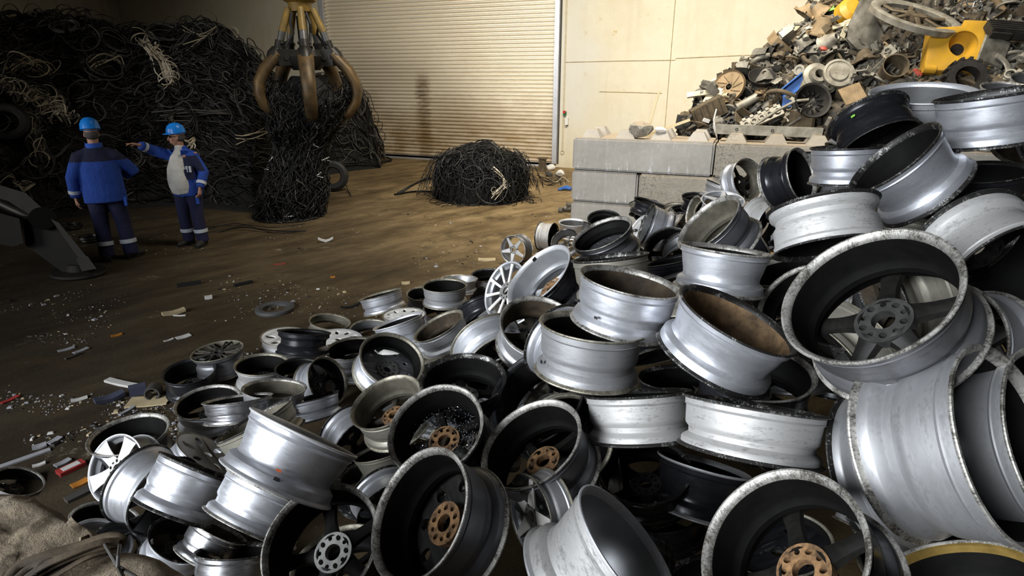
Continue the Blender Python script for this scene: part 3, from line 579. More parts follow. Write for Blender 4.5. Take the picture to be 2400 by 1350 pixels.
FILL = [(2.761, 8.105, 1.793, -0.070, 0.562, 0.824, 0.204, 0.187), (-1.729, 3.866, 0.510, -0.785, 0.238, 0.572, 0.203, 0.162), (-1.739, 4.203, 0.239, 0.058, 0.793, 0.606, 0.186, 0.198), (0.062, 2.691, 0.913, -0.830, -0.325, -0.452, 0.187, 0.154), (-0.942, 3.591, 0.888, -0.907, -0.179, -0.381, 0.186, 0.157), (-0.528, 4.172, 0.945, -0.261, 0.285, -0.922, 0.200, 0.194), (-1.432, 3.780, 0.374, 0.197, 0.051, 0.979, 0.196, 0.194), (-1.735, 2.989, 0.369, 0.043, -0.160, -0.986, 0.202, 0.159), (0.035, 3.498, 1.063, -0.555, 0.194, 0.809, 0.186, 0.178), (-1.124, 3.895, 0.596, -0.094, 0.649, 0.755, 0.189, 0.173), (0.652, 2.292, 0.683, 0.194, 0.530, 0.826, 0.208, 0.141), (0.103, 5.572, 1.008, -0.187, -0.907, 0.377, 0.211, 0.177), (-0.809, 5.609, 0.881, -0.566, -0.467, -0.679, 0.210, 0.156), (0.324, 3.659, 1.075, 0.488, -0.453, -0.746, 0.190, 0.186), (2.330, 8.207, 2.122, -0.818, -0.248, -0.519, 0.209, 0.144), (1.266, 3.376, 0.472, -0.615, 0.024, -0.788, 0.214, 0.180), (-2.330, 3.989, 0.282, 0.450, 0.667, -0.593, 0.207, 0.158), (2.143, 7.855, 2.055, -0.173, -0.736, -0.655, 0.196, 0.188), (-1.130, 1.816, 0.590, -0.069, 0.658, -0.750, 0.204, 0.200), (0.586, 3.632, 1.561, -0.635, -0.046, -0.771, 0.213, 0.166), (-1.488, 4.194, 0.766, 0.148, -0.595, -0.790, 0.203, 0.159), (-0.838, 3.297, 0.907, -0.059, -0.764, -0.642, 0.194, 0.180), (-1.031, 7.051, 0.663, -0.439, 0.502, -0.745, 0.187, 0.165), (0.070, 5.738, 0.409, -0.153, -0.131, -0.979, 0.186, 0.173), (0.207, 2.807, 0.301, -0.813, 0.025, -0.582, 0.206, 0.156), (-0.360, 4.166, 1.142, -0.194, 0.850, 0.489, 0.202, 0.162), (-0.506, 5.090, 0.592, -0.007, 0.818, -0.575, 0.188, 0.196), (-1.272, 2.784, 0.260, 0.388, 0.358, 0.849, 0.186, 0.150), (-0.640, 2.241, 0.853, -0.387, 0.803, -0.452, 0.200, 0.164), (0.592, 5.034, 1.832, 0.500, 0.222, 0.837, 0.206, 0.200), (-0.713, 8.210, 0.296, -0.811, 0.254, 0.527, 0.187, 0.153), (0.856, 2.749, 1.025, 0.130, -0.217, 0.968, 0.199, 0.143), (-1.062, 3.497, 0.425, -0.731, -0.092, -0.676, 0.196, 0.197), (1.009, 3.432, 1.250, -0.709, 0.572, -0.412, 0.196, 0.153), (-0.355, 3.576, 0.876, 0.652, 0.429, -0.626, 0.186, 0.155), (0.778, 2.493, 0.514, 0.477, 0.466, -0.745, 0.207, 0.181), (-2.012, 7.999, 0.418, -0.282, -0.274, -0.920, 0.208, 0.199), (0.657, 4.877, 1.478, -0.198, 0.759, 0.620, 0.213, 0.195), (1.553, 4.858, 1.989, 0.332, 0.705, 0.627, 0.203, 0.154), (1.592, 5.394, 1.981, 0.237, -0.318, 0.918, 0.198, 0.187), (-0.029, 3.666, 0.741, 0.815, -0.424, -0.395, 0.204, 0.144), (-2.005, 4.171, 0.636, 0.548, -0.342, -0.763, 0.214, 0.150), (0.044, 6.278, 0.283, 0.386, 0.773, -0.503, 0.195, 0.178), (-0.271, 2.928, 0.639, 0.424, 0.758, 0.495, 0.188, 0.148), (-0.407, 6.805, 0.973, -0.089, 0.819, -0.567, 0.212, 0.144), (-0.159, 6.125, 0.654, -0.314, 0.418, 0.853, 0.199, 0.148), (-1.138, 8.724, 0.414, -0.425, 0.658, -0.622, 0.195, 0.151), (1.463, 4.175, 1.128, -0.465, -0.091, -0.881, 0.214, 0.152), (-1.744, 3.499, 0.269, 0.396, 0.173, 0.902, 0.193, 0.172), (-1.323, 2.406, 0.608, 0.469, 0.502, -0.727, 0.207, 0.143), (0.793, 3.117, 0.622, 0.070, 0.119, -0.990, 0.210, 0.141), (-1.206, 2.321, 0.202, -0.124, 0.353, 0.927, 0.187, 0.151), (-0.591, 2.091, 0.462, -0.594, 0.518, 0.615, 0.196, 0.182), (-0.718, 8.691, 0.512, 0.297, 0.529, 0.794, 0.207, 0.186), (-1.333, 7.351, 0.376, -0.210, 0.581, 0.786, 0.201, 0.191), (-0.797, 2.792, 0.612, -0.744, 0.491, 0.453, 0.202, 0.185), (-0.894, 5.008, 0.710, 0.713, -0.200, -0.672, 0.208, 0.174), (-0.962, 6.824, 0.222, -0.310, 0.550, 0.776, 0.209, 0.159), (0.941, 3.591, 0.231, -0.517, -0.716, 0.469, 0.190, 0.187), (0.322, 3.155, 0.875, -0.259, 0.119, 0.959, 0.203, 0.148), (-0.972, 4.435, 1.059, -0.263, -0.027, 0.964, 0.197, 0.183), (-0.219, 1.877, 0.528, -0.785, -0.183, 0.592, 0.188, 0.179), (-1.437, 1.544, 0.501, 0.203, 0.115, -0.972, 0.194, 0.163), (-0.289, 5.826, 0.494, -0.013, 0.699, 0.715, 0.207, 0.200), (0.288, 2.053, 0.560, -0.291, 0.029, 0.956, 0.200, 0.186), (-1.007, 4.377, 0.813, -0.484, -0.453, -0.749, 0.193, 0.146), (-0.511, 8.666, 0.819, -0.584, -0.008, -0.812, 0.187, 0.144), (0.509, 5.318, 1.376, -0.956, -0.104, 0.275, 0.199, 0.199), (0.003, 6.846, 1.135, -0.508, -0.615, 0.603, 0.193, 0.197), (0.870, 4.069, 1.589, 0.016, -0.469, 0.883, 0.190, 0.192), (-0.076, 4.127, 0.931, 0.650, -0.230, 0.725, 0.202, 0.144), (-2.467, 2.295, 0.221, -0.097, -0.767, 0.634, 0.200, 0.184), (-0.401, 6.488, 1.017, 0.380, -0.756, -0.533, 0.194, 0.159), (-0.867, 3.037, 0.555, -0.619, -0.645, -0.449, 0.187, 0.141), (-0.666, 8.675, 0.338, -0.755, -0.573, 0.320, 0.208, 0.190), (-1.197, 7.318, 0.174, -0.587, 0.628, 0.511, 0.196, 0.141), (0.620, 2.528, 0.800, 0.481, -0.162, 0.862, 0.190, 0.193), (-0.571, 5.993, 1.054, 0.481, -0.174, -0.859, 0.200, 0.145), (1.042, 2.996, 1.257, 0.601, -0.454, 0.658, 0.201, 0.140), (0.463, 2.463, 1.432, -0.703, -0.487, -0.518, 0.196, 0.152), (1.114, 4.684, 1.986, -0.758, -0.118, 0.642, 0.200, 0.161), (-1.706, 7.755, 0.190, -0.581, 0.445, 0.682, 0.187, 0.150), (-2.236, 3.167, 0.297, 0.789, -0.249, 0.562, 0.187, 0.197), (0.164, 3.277, 0.471, 0.756, -0.572, 0.319, 0.207, 0.140), (-1.154, 4.009, 1.042, 0.546, 0.433, -0.717, 0.193, 0.186), (1.102, 3.264, 0.679, -0.245, -0.055, 0.968, 0.212, 0.147), (-1.401, 7.186, 0.207, -0.671, -0.646, 0.363, 0.200, 0.194), (0.994, 2.907, 0.868, -0.920, -0.123, -0.372, 0.192, 0.140), (-1.209, 7.826, 0.438, -0.070, 0.698, -0.713, 0.212, 0.172), (0.327, 5.489, 1.547, -0.218, 0.635, 0.741, 0.207, 0.188), (-0.356, 4.511, 0.590, 0.205, -0.484, 0.851, 0.212, 0.147), (0.515, 3.050, 1.290, 0.521, -0.108, 0.847, 0.197, 0.151), (-1.043, 5.410, 0.747, 0.246, 0.657, -0.713, 0.200, 0.146), (0.001, 4.247, 1.390, -0.705, -0.362, -0.611, 0.197, 0.154), (-0.375, 6.455, 1.154, 0.394, 0.224, 0.892, 0.211, 0.176), (-2.445, 4.096, 0.270, 0.027, -0.193, -0.981, 0.199, 0.148), (-1.705, 8.347, 0.263, -0.772, -0.516, 0.371, 0.192, 0.166), (-1.361, 7.906, 0.668, -0.163, 0.435, 0.886, 0.196, 0.146), (-0.273, 6.568, 0.315, 0.279, 0.174, 0.945, 0.205, 0.200), (2.090, 7.684, 1.914, -0.050, -0.798, -0.601, 0.198, 0.159), (1.485, 4.083, 1.342, -0.362, 0.274, -0.891, 0.205, 0.145), (-0.983, 8.420, 0.536, -0.079, 0.595, 0.800, 0.215, 0.145), (0.598, 2.370, 1.716, -0.884, -0.284, -0.371, 0.201, 0.165), (2.252, 8.028, 2.150, 0.334, 0.105, -0.937, 0.212, 0.148), (-0.902, 5.729, 0.534, 0.341, -0.235, 0.910, 0.198, 0.174), (-1.065, 8.285, 0.332, -0.345, -0.557, 0.756, 0.209, 0.153), (0.272, 3.281, 1.733, 0.005, -0.402, -0.916, 0.190, 0.147), (-1.247, 7.548, 0.629, 0.360, 0.532, 0.766, 0.197, 0.183), (-0.864, 5.902, 1.021, 0.872, 0.006, -0.490, 0.210, 0.150), (1.006, 2.396, 0.144, -0.345, 0.236, 0.908, 0.209, 0.185), (2.381, 8.617, 2.042, 0.800, 0.369, 0.473, 0.212, 0.172), (-0.291, 6.063, 0.812, -0.655, 0.125, 0.745, 0.200, 0.172), (0.330, 5.914, 0.884, 0.010, 0.502, 0.865, 0.201, 0.183), (-1.745, 4.440, 0.345, -0.250, 0.933, 0.260, 0.195, 0.157), (-0.402, 2.882, 1.174, 0.411, -0.519, -0.750, 0.186, 0.142), (-0.376, 5.332, 0.840, -0.723, 0.150, 0.675, 0.189, 0.189), (-2.227, 3.613, 0.097, -0.425, -0.135, 0.895, 0.206, 0.155), (-1.639, 3.501, 0.186, -0.035, 0.073, -0.997, 0.189, 0.165), (1.021, 2.258, 0.444, -0.297, -0.839, 0.455, 0.211, 0.171), (-2.094, 5.506, 0.282, -0.818, 0.195, -0.542, 0.197, 0.181), (1.775, 1.649, 0.408, 0.159, 0.700, 0.696, 0.206, 0.166), (1.322, 2.089, 1.435, -0.138, 0.722, 0.679, 0.209, 0.175), (0.846, 1.808, 0.742, 0.511, 0.153, 0.846, 0.228, 0.163), (1.991, 3.375, 0.885, 0.645, 0.286, 0.709, 0.205, 0.200), (2.165, 4.186, 0.069, 0.083, -0.021, 0.996, 0.233, 0.204), (1.319, 2.420, 0.956, 0.505, -0.009, 0.863, 0.213, 0.208), (2.124, 1.119, 0.429, 0.005, 0.843, -0.538, 0.201, 0.189), (1.577, 2.600, 0.517, -0.258, -0.343, -0.903, 0.208, 0.187), (2.587, 1.870, 0.718, 0.533, -0.127, -0.837, 0.204, 0.194), (2.853, 3.301, 0.237, -0.333, -0.379, 0.864, 0.202, 0.170), (2.316, 2.477, 1.502, 0.506, 0.110, 0.856, 0.218, 0.162), (1.227, 1.522, 1.293, 0.179, 0.122, 0.976, 0.217, 0.218), (1.615, 3.110, 0.883, -0.652, -0.456, 0.606, 0.214, 0.175), (0.670, 1.195, 0.242, 0.325, -0.230, 0.917, 0.228, 0.171), (1.451, 1.307, 0.722, -0.595, -0.090, -0.798, 0.231, 0.196), (2.047, 3.332, 0.201, 0.174, -0.312, 0.934, 0.226, 0.197), (1.608, 2.838, 1.672, -0.081, 0.069, -0.994, 0.229, 0.184), (2.763, 3.156, 0.773, 0.509, -0.322, 0.798, 0.212, 0.208), (2.726, 4.140, 0.546, 0.026, 0.354, -0.935, 0.227, 0.169), (0.843, 3.929, 0.869, 0.333, 0.588, 0.737, 0.217, 0.164), (1.728, 1.786, 0.897, 0.725, 0.297, 0.621, 0.214, 0.170), (1.036, 1.698, 0.324, 0.064, -0.011, -0.998, 0.233, 0.213), (2.823, 1.284, 0.171, 0.508, -0.227, 0.831, 0.203, 0.173), (1.317, 4.478, 0.353, 0.233, 0.600, 0.765, 0.207, 0.162), (2.521, 1.592, 0.274, -0.215, -0.343, -0.915, 0.212, 0.161), (1.972, 4.318, 0.739, -0.278, -0.564, -0.778, 0.213, 0.172), (1.806, 2.343, 1.287, 0.027, -0.480, 0.877, 0.211, 0.182), (1.885, 2.904, 0.629, 0.242, -0.090, -0.966, 0.221, 0.202), (2.094, 2.125, 0.620, -0.430, 0.195, 0.881, 0.222, 0.217), (2.299, 2.790, 0.891, -0.329, 0.457, -0.826, 0.234, 0.181), (1.965, 3.894, 0.718, -0.017, -0.393, -0.919, 0.220, 0.186), (2.203, 2.386, 0.491, 0.145, 0.525, -0.839, 0.214, 0.180), (0.565, 3.528, 0.668, -0.002, 0.264, 0.964, 0.205, 0.184), (2.231, 3.461, 0.449, 0.377, 0.053, 0.925, 0.232, 0.170)]
WPOSE = []
def build_wheels():
    for i, row in enumerate(WH):
        C0, n, R, W = place_wheel(row, S_ADJ.get(i, 1.0))
        WPOSE.append((C0, n, R, W, row[7]))
        WOBJ.append(make_wheel(C0, n, R, W, *row[7:14]))
WOBJ = []
build_wheels()
for q in FILL:
    o = Vector(q[:3]); a = Vector(q[3:6]).normalized()
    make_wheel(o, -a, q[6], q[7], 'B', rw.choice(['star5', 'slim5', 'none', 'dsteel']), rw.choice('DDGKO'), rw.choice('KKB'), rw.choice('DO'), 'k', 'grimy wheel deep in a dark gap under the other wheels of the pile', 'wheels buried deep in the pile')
# marks and leftovers on single wheels
def wheel_hit(h, x, y, r=.94):
    """local angle and height where the photograph's ray meets the wheel's barrel"""
    bpy.context.view_layer.update(); I = h.matrix_world.inverted(); o = I @ Vector(_O); d = (I @ (Vector(_O) + Vector(ray(x, y)))) - o
    A = d.x * d.x + d.y * d.y; B = o.x * d.x + o.y * d.y; C = o.x * o.x + o.y * o.y - r * r; q = B * B - A * C
    p = o + d * ((-B - math.sqrt(max(q, 0))) / A); return math.atan2(p.y, p.x), p.z
def mark(idx, name, x, y, da, dz, mat, r=.945):
    h = WOBJ[idx]; a, z = wheel_hit(h, x, y, r); m = MB(); vs = []
    for i in range(6):
        t = a - da / 2 + da * i / 5; vs += [(q * math.cos(t), q * math.sin(t), z + k * dz / 2) for q, k in ((r, -1), (r, 1), (r - .012, 1), (r - .012, -1))]
    m.add(vs, [(4 * i + j, 4 * i + (j + 1) % 4, 4 * i + 4 + (j + 1) % 4, 4 * i + 4 + j) for i in range(5) for j in range(4)] + [(0, 1, 2, 3), (20, 21, 22, 23)]); o = m.build(name, mat, h)
    return o
M['stick'] = plain('green_sticker', (.22, .55, .06), .5); M['omark'] = plain('orange_paint_mark', (.75, .13, .03), .5); M['vhole'] = M['rubber']
mark(2, 'green_sticker', 1999, 272, .11, .055, M['stick'], .93); mark(83, 'orange_mark', 653, 1103, .09, .035, M['omark'], .935); mark(83, 'valve_hole', 648, 1123, .09, .06, M['vhole'], .95); mark(20, 'valve_hole', 1396, 745, .08, .05, M['vhole'], .95); mark(107, 'valve_hole', 893, 1051, .16, .08, M['vhole'], .95); mark(19, 'valve_hole', 1268, 848, .08, .06, M['vhole'], .95); mark(48, 'barrel_patch', 1253, 608, .12, .09, M['vhole'], .86)
m = MB(); m.lathe([(.945, .03), (.905, .05), (.90, .16), (.895, .16), (.90, .045), (.94, .025)], 72, close=True); m.build('golden_band', M['gold'], WOBJ[15])
m = MB(); q = random.Random(3)
for _ in range(420):
    a, r_ = q.uniform(0, 6.28), q.uniform(.30, .82); s_ = q.uniform(.008, .02); m.box((r_ * math.cos(a), r_ * math.sin(a), q.uniform(.56, .62)), (s_, s_, s_), Euler((q.random() * 3, q.random() * 3, 0)).to_matrix())
M['glit'] = plain('glittery_crumbs', (.35, .35, .37), .25, .6, .3); o = m.build('crumbs', M['glit'], WOBJ[99], smooth=0); o['kind'] = 'stuff'
h = WOBJ[102]; I = h.matrix_world; p = I @ Vector((.0, .0, .35)); d0 = float((np.array(p) - _O) @ _fw); m = MB()
m.tube([(-.06, 0, 0), (-.02, 0, .012), (.03, 0, .006), (.075, 0, -.004)], [.004, .022, .016, .003], 8, flat=.3); m.tube([(-.055, 0, .005), (-.07, 0, .03)], .005, 6); o = m.build('paper_shred', plain('white_scrap_paper', (.7, .68, .64), .6), loc=at(907, 828, d0)); o.rotation_euler = (.5, 0, YAW); tag(o, 'small torn white scrap inside the black open wheel with pale hub', 'paper')
# ------------------------------------------------------------------ people
def voxel(mb, name, size, mats, parent, smooth_it=3, zsplit=None):
    me = mb.mesh(name, 0); o = bpy.data.objects.new(name, me); COL.objects.link(o)
    r = o.modifiers.new('r', 'REMESH'); r.mode = 'VOXEL'; r.voxel_size = size; r.use_smooth_shade = True
    if smooth_it: q = o.modifiers.new('s', 'SMOOTH'); q.iterations = smooth_it; q.factor = .5
    m2 = baked(o); bpy.data.objects.remove(o); m2.name = name; m2.materials.clear()
    m2.polygons.foreach_set('use_smooth', [True] * len(m2.polygons))
    return obj(name, m2, mats, parent)
def cloth(name, c, c2=None, zs=None, soft=.02, bumpsc=14, patch=None):
    t = NT(name); n = t.noise(5, 4); col = t.ramp(n, [(.3, tuple(x * .75 for x in c)), (.7, c)])
    if c2:
        s = t.sep(); f = t.ramp(s[2], [(.5, 0), (.51, 1)]); f = t.math('GREATER_THAN', s[2], zs); col = t.mix(f, col, c2)
    if patch:
        s = t.sep(); a = t.math('MULTIPLY', t.math('GREATER_THAN', t.math('MULTIPLY', s[0], patch[0]), patch[1]), t.math('MULTIPLY', t.math('GREATER_THAN', s[2], patch[2]), t.math('LESS_THAN', s[2], patch[3])))
        a = t.math('MULTIPLY', a, t.math('GREATER_THAN', s[1], .02)); col = t.mix(a, col, patch[4])
    t.set('Base Color', col).set('Roughness', .85).bump(t.math('ADD', t.noise(bumpsc, 3, .5, sc3=(1, 1, .55)), t.noise(90, 2)), .55, .03); return t.m
BLUE, NAVY = (.018, .075, .42), (.012, .014, .05)
M['skin'] = plain('skin', (.52, .27, .18), .55, 0, .2, 12); M['hair'] = plain('grey_hair', (.10, .09, .085), .8); M['jack1'] = cloth('blue_jacket_navy_yoke', BLUE, NAVY, 1.335); M['jack2'] = cloth('blue_jacket', BLUE, patch=(-1, .075, 1.17, 1.40, NAVY))
M['trou'] = cloth('navy_trousers', (.016, .017, .065)); M['shirt'] = cloth('white_shirt', (.82, .79, .73), bumpsc=8); M['band'] = plain('reflective_band', (.62, .66, .72), .35, .1, .15, 20)
M['boot'] = plain('dark_boots', (.03, .026, .022), .7); M['helm'] = plain('blue_helmet', (.015, .25, .85), .28, 0, .12, 3); M['glass'] = plain('dark_sunglasses', (.008, .008, .009), .12); M['sole'] = M['rubber']; M['bluepk'] = plain('bright_blue_pocket', (.03, .12, .6), .8); M['navy'] = plain('navy_collar', NAVY, .85)
def hand(mb, w, d, pn, curl=.5, point=False, side=1):
    """palm and five fingers: w wrist, d pointing direction, pn palm normal"""
    w = Vector(w); d = Vector(d).normalized(); pn = Vector(pn); pn = (pn - d * pn.dot(d)).normalized(); s = d.cross(pn) * side
    mb.tube([w - d * .02, w + d * .03, w + d * .07, w + d * .095], [.026, .033, .040, .036], 10, flat=[.8, .6, .5, .45], up=pn)
    for k, (off, L) in enumerate(((-.030, .075), (-.010, .085), (.011, .080), (.030, .062))):
        b = w + d * .088 + s * off; p = [b]; dd = d.copy(); c = curl if not (point and k == 0) else .08
        for j in range(3):
            ang = c * (.55 + .25 * j); dd = (dd * math.cos(ang) + pn * math.sin(ang)).normalized(); p.append(p[-1] + dd * L * (.42, .33, .25)[j])
        mb.tube(p, [.0095, .0092, .0085, .007], 7)
    t0 = w + d * .03 - s * .028; td = (d * .65 - s * .6 + pn * .35).normalized(); p = [t0, t0 + td * .035, t0 + td * .035 + (td * .7 + d * .4 + pn * .2).normalized() * .03, t0 + td * .05 + (d * .8 + pn * .35).normalized() * .038]
    mb.tube(p, [.014, .0125, .011, .008], 7)
def person(name, label, loc, face, arms, spec, hscale):
    """local frame: forward +Y, the person's right hand +X"""
    f = Vector((face[0], face[1], 0)).normalized(); rz = math.atan2(-f.x, f.y)
    h = thing(name, label, 'person', loc, (0, 0, rz), 'workers in blue overalls'); h.scale = (hscale,) * 3
    fat, hd = spec['fat'], spec['head']; b = MB()
    hips = [(sx * .10, 0, .92) for sx in (1, -1)]; feet = spec['feet']
    b.tube([(0, -.01, .86), (0, 0, .98), (0, .015, 1.12), (0, .01, 1.30), (0, -.01, 1.42), (0, -.015, 1.50)], [.16, .165, .155, .175, .165, .08], 18, flat=[.7, .72, .75, .68, .6, .8], up=(0, 1, 0))
    hv = Vector((math.sin(hd), math.cos(hd), 0)); hs = Vector((math.cos(hd), -math.sin(hd), 0)); hc = Vector((0, .02, 1.665)) + hv * .01; HM = Matrix((hs, hv, Vector((0, 0, 1)))).transposed()
    hp = lambda x, y, z: hc + HM @ Vector((x, y, z))
    b.tube([(0, -.015, 1.44), (0, .0, 1.52), hp(0, -.015, -.06)], [.072, .062, .062], 12)
    b.ball(hp(0, -.012, .03), .1, .78, .98, 1.02, 16, M=HM); b.ball(hp(0, .018, -.045), .1, .64, .76, .80, 14, M=HM); b.ball(hp(0, .045, -.098), .036, 1.0, .8, .6, 10, M=HM)
    b.tube([hp(0, .085, .025), hp(0, .105, -.01), hp(0, .118, -.03), hp(0, .092, -.042)], [.010, .014, .017, .014], 8)
    b.ball(hp(0, .082, .045), .03, 1.9, .5, .4, 8, M=HM); b.tube([hp(-.028, .085, -.068), hp(0, .093, -.066), hp(.028, .085, -.068)], .007, 6); b.tube([hp(-.024, .084, -.079), hp(0, .092, -.08), hp(.024, .084, -.079)], .008, 6)
    for sx in (1, -1): b.ball(hp(sx * .078, -.005, -.012), .03, .35, .7, 1.05, 8, M=HM); b.ball(hp(sx * .045, .062, -.03), .022, 1, .7, .8, 8, M=HM)
    for sx, ft in zip((1, -1), feet):
        hp0 = Vector((sx * .095, 0, .90)); an = Vector((ft[0], ft[1], .09)); kn = (hp0 + an) / 2 + Vector((0, .03, .02))
        b.tube([hp0, hp0 * .6 + kn * .4, kn, kn * .55 + an * .45, an], [.085, .078, .056, .056, .040], 12)
        fd = Vector((math.sin(ft[2]), math.cos(ft[2]), 0)); b.tube([an - fd * .05 - Vector((0, 0, .05)), an + fd * .03 - Vector((0, 0, .05)), an + fd * .13 - Vector((0, 0, .062)), an + fd * .17 - Vector((0, 0, .068))], [.035, .042, .038, .02], 10)
    for sx, A in zip((1, -1), arms):
        sh = Vector((sx * .185, -.01, 1.43)); el, wr = Vector(A['el']), Vector(A['wr'])
        b.tube([sh, sh * .5 + el * .5, el, el * .5 + wr * .5, wr], [.058, .050, .042, .038, .027], 12)
        hand(b, wr, A.get('d', wr - el), A['pn'], A.get('curl', .6), A.get('point', False), sx)
    voxel(b, 'body', .0075, M['skin'], h, 2)
    # trousers
    t = MB(); t.tube([(0, 0, .80), (0, 0, .90), (0, .01, 1.0)], [.17 * fat, .20 * fat, .19 * fat], 18, flat=.78, up=(0, 1, 0))
    for sx, ft in zip((1, -1), feet):
        hp0 = Vector((sx * .105, 0, .88)); an = Vector((ft[0], ft[1] - .01, .07)); kn = (hp0 + an) / 2 + Vector((0, .03, .02))
        t.tube([hp0, hp0 * .6 + kn * .4, kn, kn * .5 + an * .5, an], [.118, .108, .092, .088, .092], 16)
        bd = MB(); q = kn * .42 + an * .58; dv = (an - kn).normalized(); bd.tube([q - dv * .028, q, q + dv * .028], [.1005, .101, .1005], 20, caps=False); obj('reflective_band', bd.mesh('reflective_band'), M['band'], h)
        bo = MB(); fd = Vector((math.sin(ft[2]), math.cos(ft[2]), 0)); a0 = Vector((ft[0], ft[1], 0))
        bo.tube([a0 - fd * .09 + Vector((0, 0, .05)), a0 - fd * .03 + Vector((0, 0, .062)), a0 + fd * .06 + Vector((0, 0, .056)), a0 + fd * .15 + Vector((0, 0, .043)), a0 + fd * .20 + Vector((0, 0, .032))], [.042, .054, .054, .050, .028], 12, flat=[1, 1.1, 1, .85, .9], up=(0, 0, 1)); bo.tube([a0 + Vector((0, -.01, .05)), a0 + Vector((0, -.01, .16))], .056, 12)
        bo = voxel(bo, 'boot', .011, M['boot'], h, 2)
        so = MB(); so.tube([a0 - fd * .10 + Vector((0, 0, .012)), a0 - fd * .02 + Vector((0, 0, .012)), a0 + fd * .08 + Vector((0, 0, .012)), a0 + fd * .205 + Vector((0, 0, .012))], [.04, .052, .056, .03], 12, flat=.22, up=(0, 0, 1)); obj('sole', so.mesh('sole'), M['sole'], bo)
    voxel(t, 'trousers', .013, M['trou'], h, 3)
    if spec.get('leg_pocket'):
        for (x, y, z, rzz) in spec['leg_pocket']: q = MB(); q.box((0, 0, 0), (.15, .03, .12), Matrix.Rotation(rzz, 3, 'Z')); obj('leg_pocket', q.mesh('leg_pocket'), M['bluepk'], h, loc=(x, y, z))
    # jacket
    j = MB(); j.tube([(0, -.005, .80), (0, .0, .90), (0, .012, 1.05), (0, .0, 1.25), (0, -.012, 1.385), (0, -.016, 1.475), (0, -.01, 1.535)], [x * fat for x in (.222, .222, .216, .214, .178, .112, .08)], 22, flat=[.74, .76, .78, .70, .62, .74, .9], up=(0, 1, 0))
    for sx, A in zip((1, -1), arms):
        sh = Vector((sx * .170 * fat, -.01, 1.385)); el, wr = Vector(A['el']), Vector(A['wr']); dv = (wr - el).normalized(); cu = wr - dv * .015
        j.tube([Vector((sx * .09, -.012, 1.435)), sh, sh * .5 + el * .5, el, el * .45 + cu * .55, cu], [.068, .090, .086, .078, .070, .060], 14)
        q = el * .30 + cu * .70; bd = MB(); bd.tube([q - dv * .024, q, q + dv * .024], [.0735, .0725, .0715], 18, caps=False); obj('reflective_band', bd.mesh('reflective_band'), M['band'], h)
    voxel(j, 'jacket', .012, M[spec['jacket']], h, 3)
    if spec.get('shirt'):
        s = MB(); s.tube([(.03, .07, .86), (.03, .095, .95), (.03, .105, 1.05), (.03, .09, 1.2), (.02, .055, 1.36), (0, .02, 1.47), (0, .012, 1.55)], [.16, .172, .174, .160, .115, .07, .062], 18, flat=[.80, .80, .80, .80, .85, 1, 1], up=(0, 1, 0)); voxel(s, 'shirt', .012, M['shirt'], h, 3)
        for sx in (1, -1):
            c = MB(); c.box((0, 0, 0), (.085, .018, .11), Euler((math.radians(-40), 0, sx * math.radians(-38))).to_matrix()); obj('collar_flap', c.mesh('collar_flap'), M['bluepk'], h, loc=(sx * .105, .085, 1.445))
        c = MB(); c.box((0, 0, 0), (.13, .022, .15), Matrix.Rotation(math.radians(28), 3, 'Z')); pk = obj('chest_pocket', c.mesh('chest_pocket'), M['navy'], h, loc=(-.165, .125, 1.13))
        for dx in (-.03, .02): c = MB(); c.box((0, 0, 0), (.028, .02, .09)); obj('pen', c.mesh('pen'), M['band'], pk, loc=(dx, .012, .08))
    else:
        c = MB(); c.tube([(0, -.012, 1.50), (0, -.012, 1.56)], [.098, .092], 18, caps=False); obj('collar', c.mesh('collar'), M['bluepk'], h)
    # helmet and hair
    hh = MB(); hr = [(.001, .125), (.05, .118), (.09, .088), (.112, .045), (.118, .0), (.122, -.012), (.113, -.012), (.10, .02)]
    hh.lathe(hr, 32, Matrix.Translation(hp(0, -.005, .075)) @ HM.to_4x4() @ Matrix.Rotation(math.radians(-6), 4, 'X') @ Matrix.Diagonal((.94, 1.12, 1.08, 1)))
    he = obj('helmet', hh.mesh('helmet', 40), M['helm'], h)
    pk = MB(); vs = []; 
    for i in range(13):
        a = PI * (.14 + .72 * i / 12); vs += [hp(.108 * math.cos(a), .128 * math.sin(a), .068), hp(.115 * math.cos(a), .128 * math.sin(a) + .045 * math.sin(a) ** 1.5, .052)]
    n_ = len(vs); vs += [v - Vector((0, 0, .006)) for v in vs]; fs = []
    for i in range(12): fs += [(2 * i, 2 * i + 1, 2 * i + 3, 2 * i + 2), (n_ + 2 * i + 2, n_ + 2 * i + 3, n_ + 2 * i + 1, n_ + 2 * i), (2 * i + 1, n_ + 2 * i + 1, n_ + 2 * i + 3, 2 * i + 3)]
    pk.add(vs, fs); obj('peak', pk.mesh('peak'), M['helm'], he)
    bb = MB(); bb.tube([hp(.098 * math.cos(a), -.005 - .118 * math.sin(a), .055) for a in [PI * (-.1 + 1.2 * i / 16) for i in range(17)]], .012, 6, flat=.4); obj('helmet_band', bb.mesh('helmet_band'), M['helm'], he)
    ha = MB(); ha.ball(hp(0, -.03, .0), .1, .80, .86, .80, 16, M=HM); obj('hair', ha.mesh('hair', 60), M['hair'], h)
    if spec.get('shades'):
        g = MB()
        for sx in (1, -1): g.ball(hp(sx * .034, .088, .012), .024, 1.15, .35, .8, 10, M=HM); g.tube([hp(sx * .058, .082, .016), hp(sx * .080, .03, .014), hp(sx * .08, -.01, .008)], .004, 5)
        g.tube([hp(-.012, .098, .016), hp(.012, .098, .016)], .004, 5); obj('sunglasses', g.mesh('sunglasses'), M['glass'], h)
    return h
p1 = onz(281, 608)
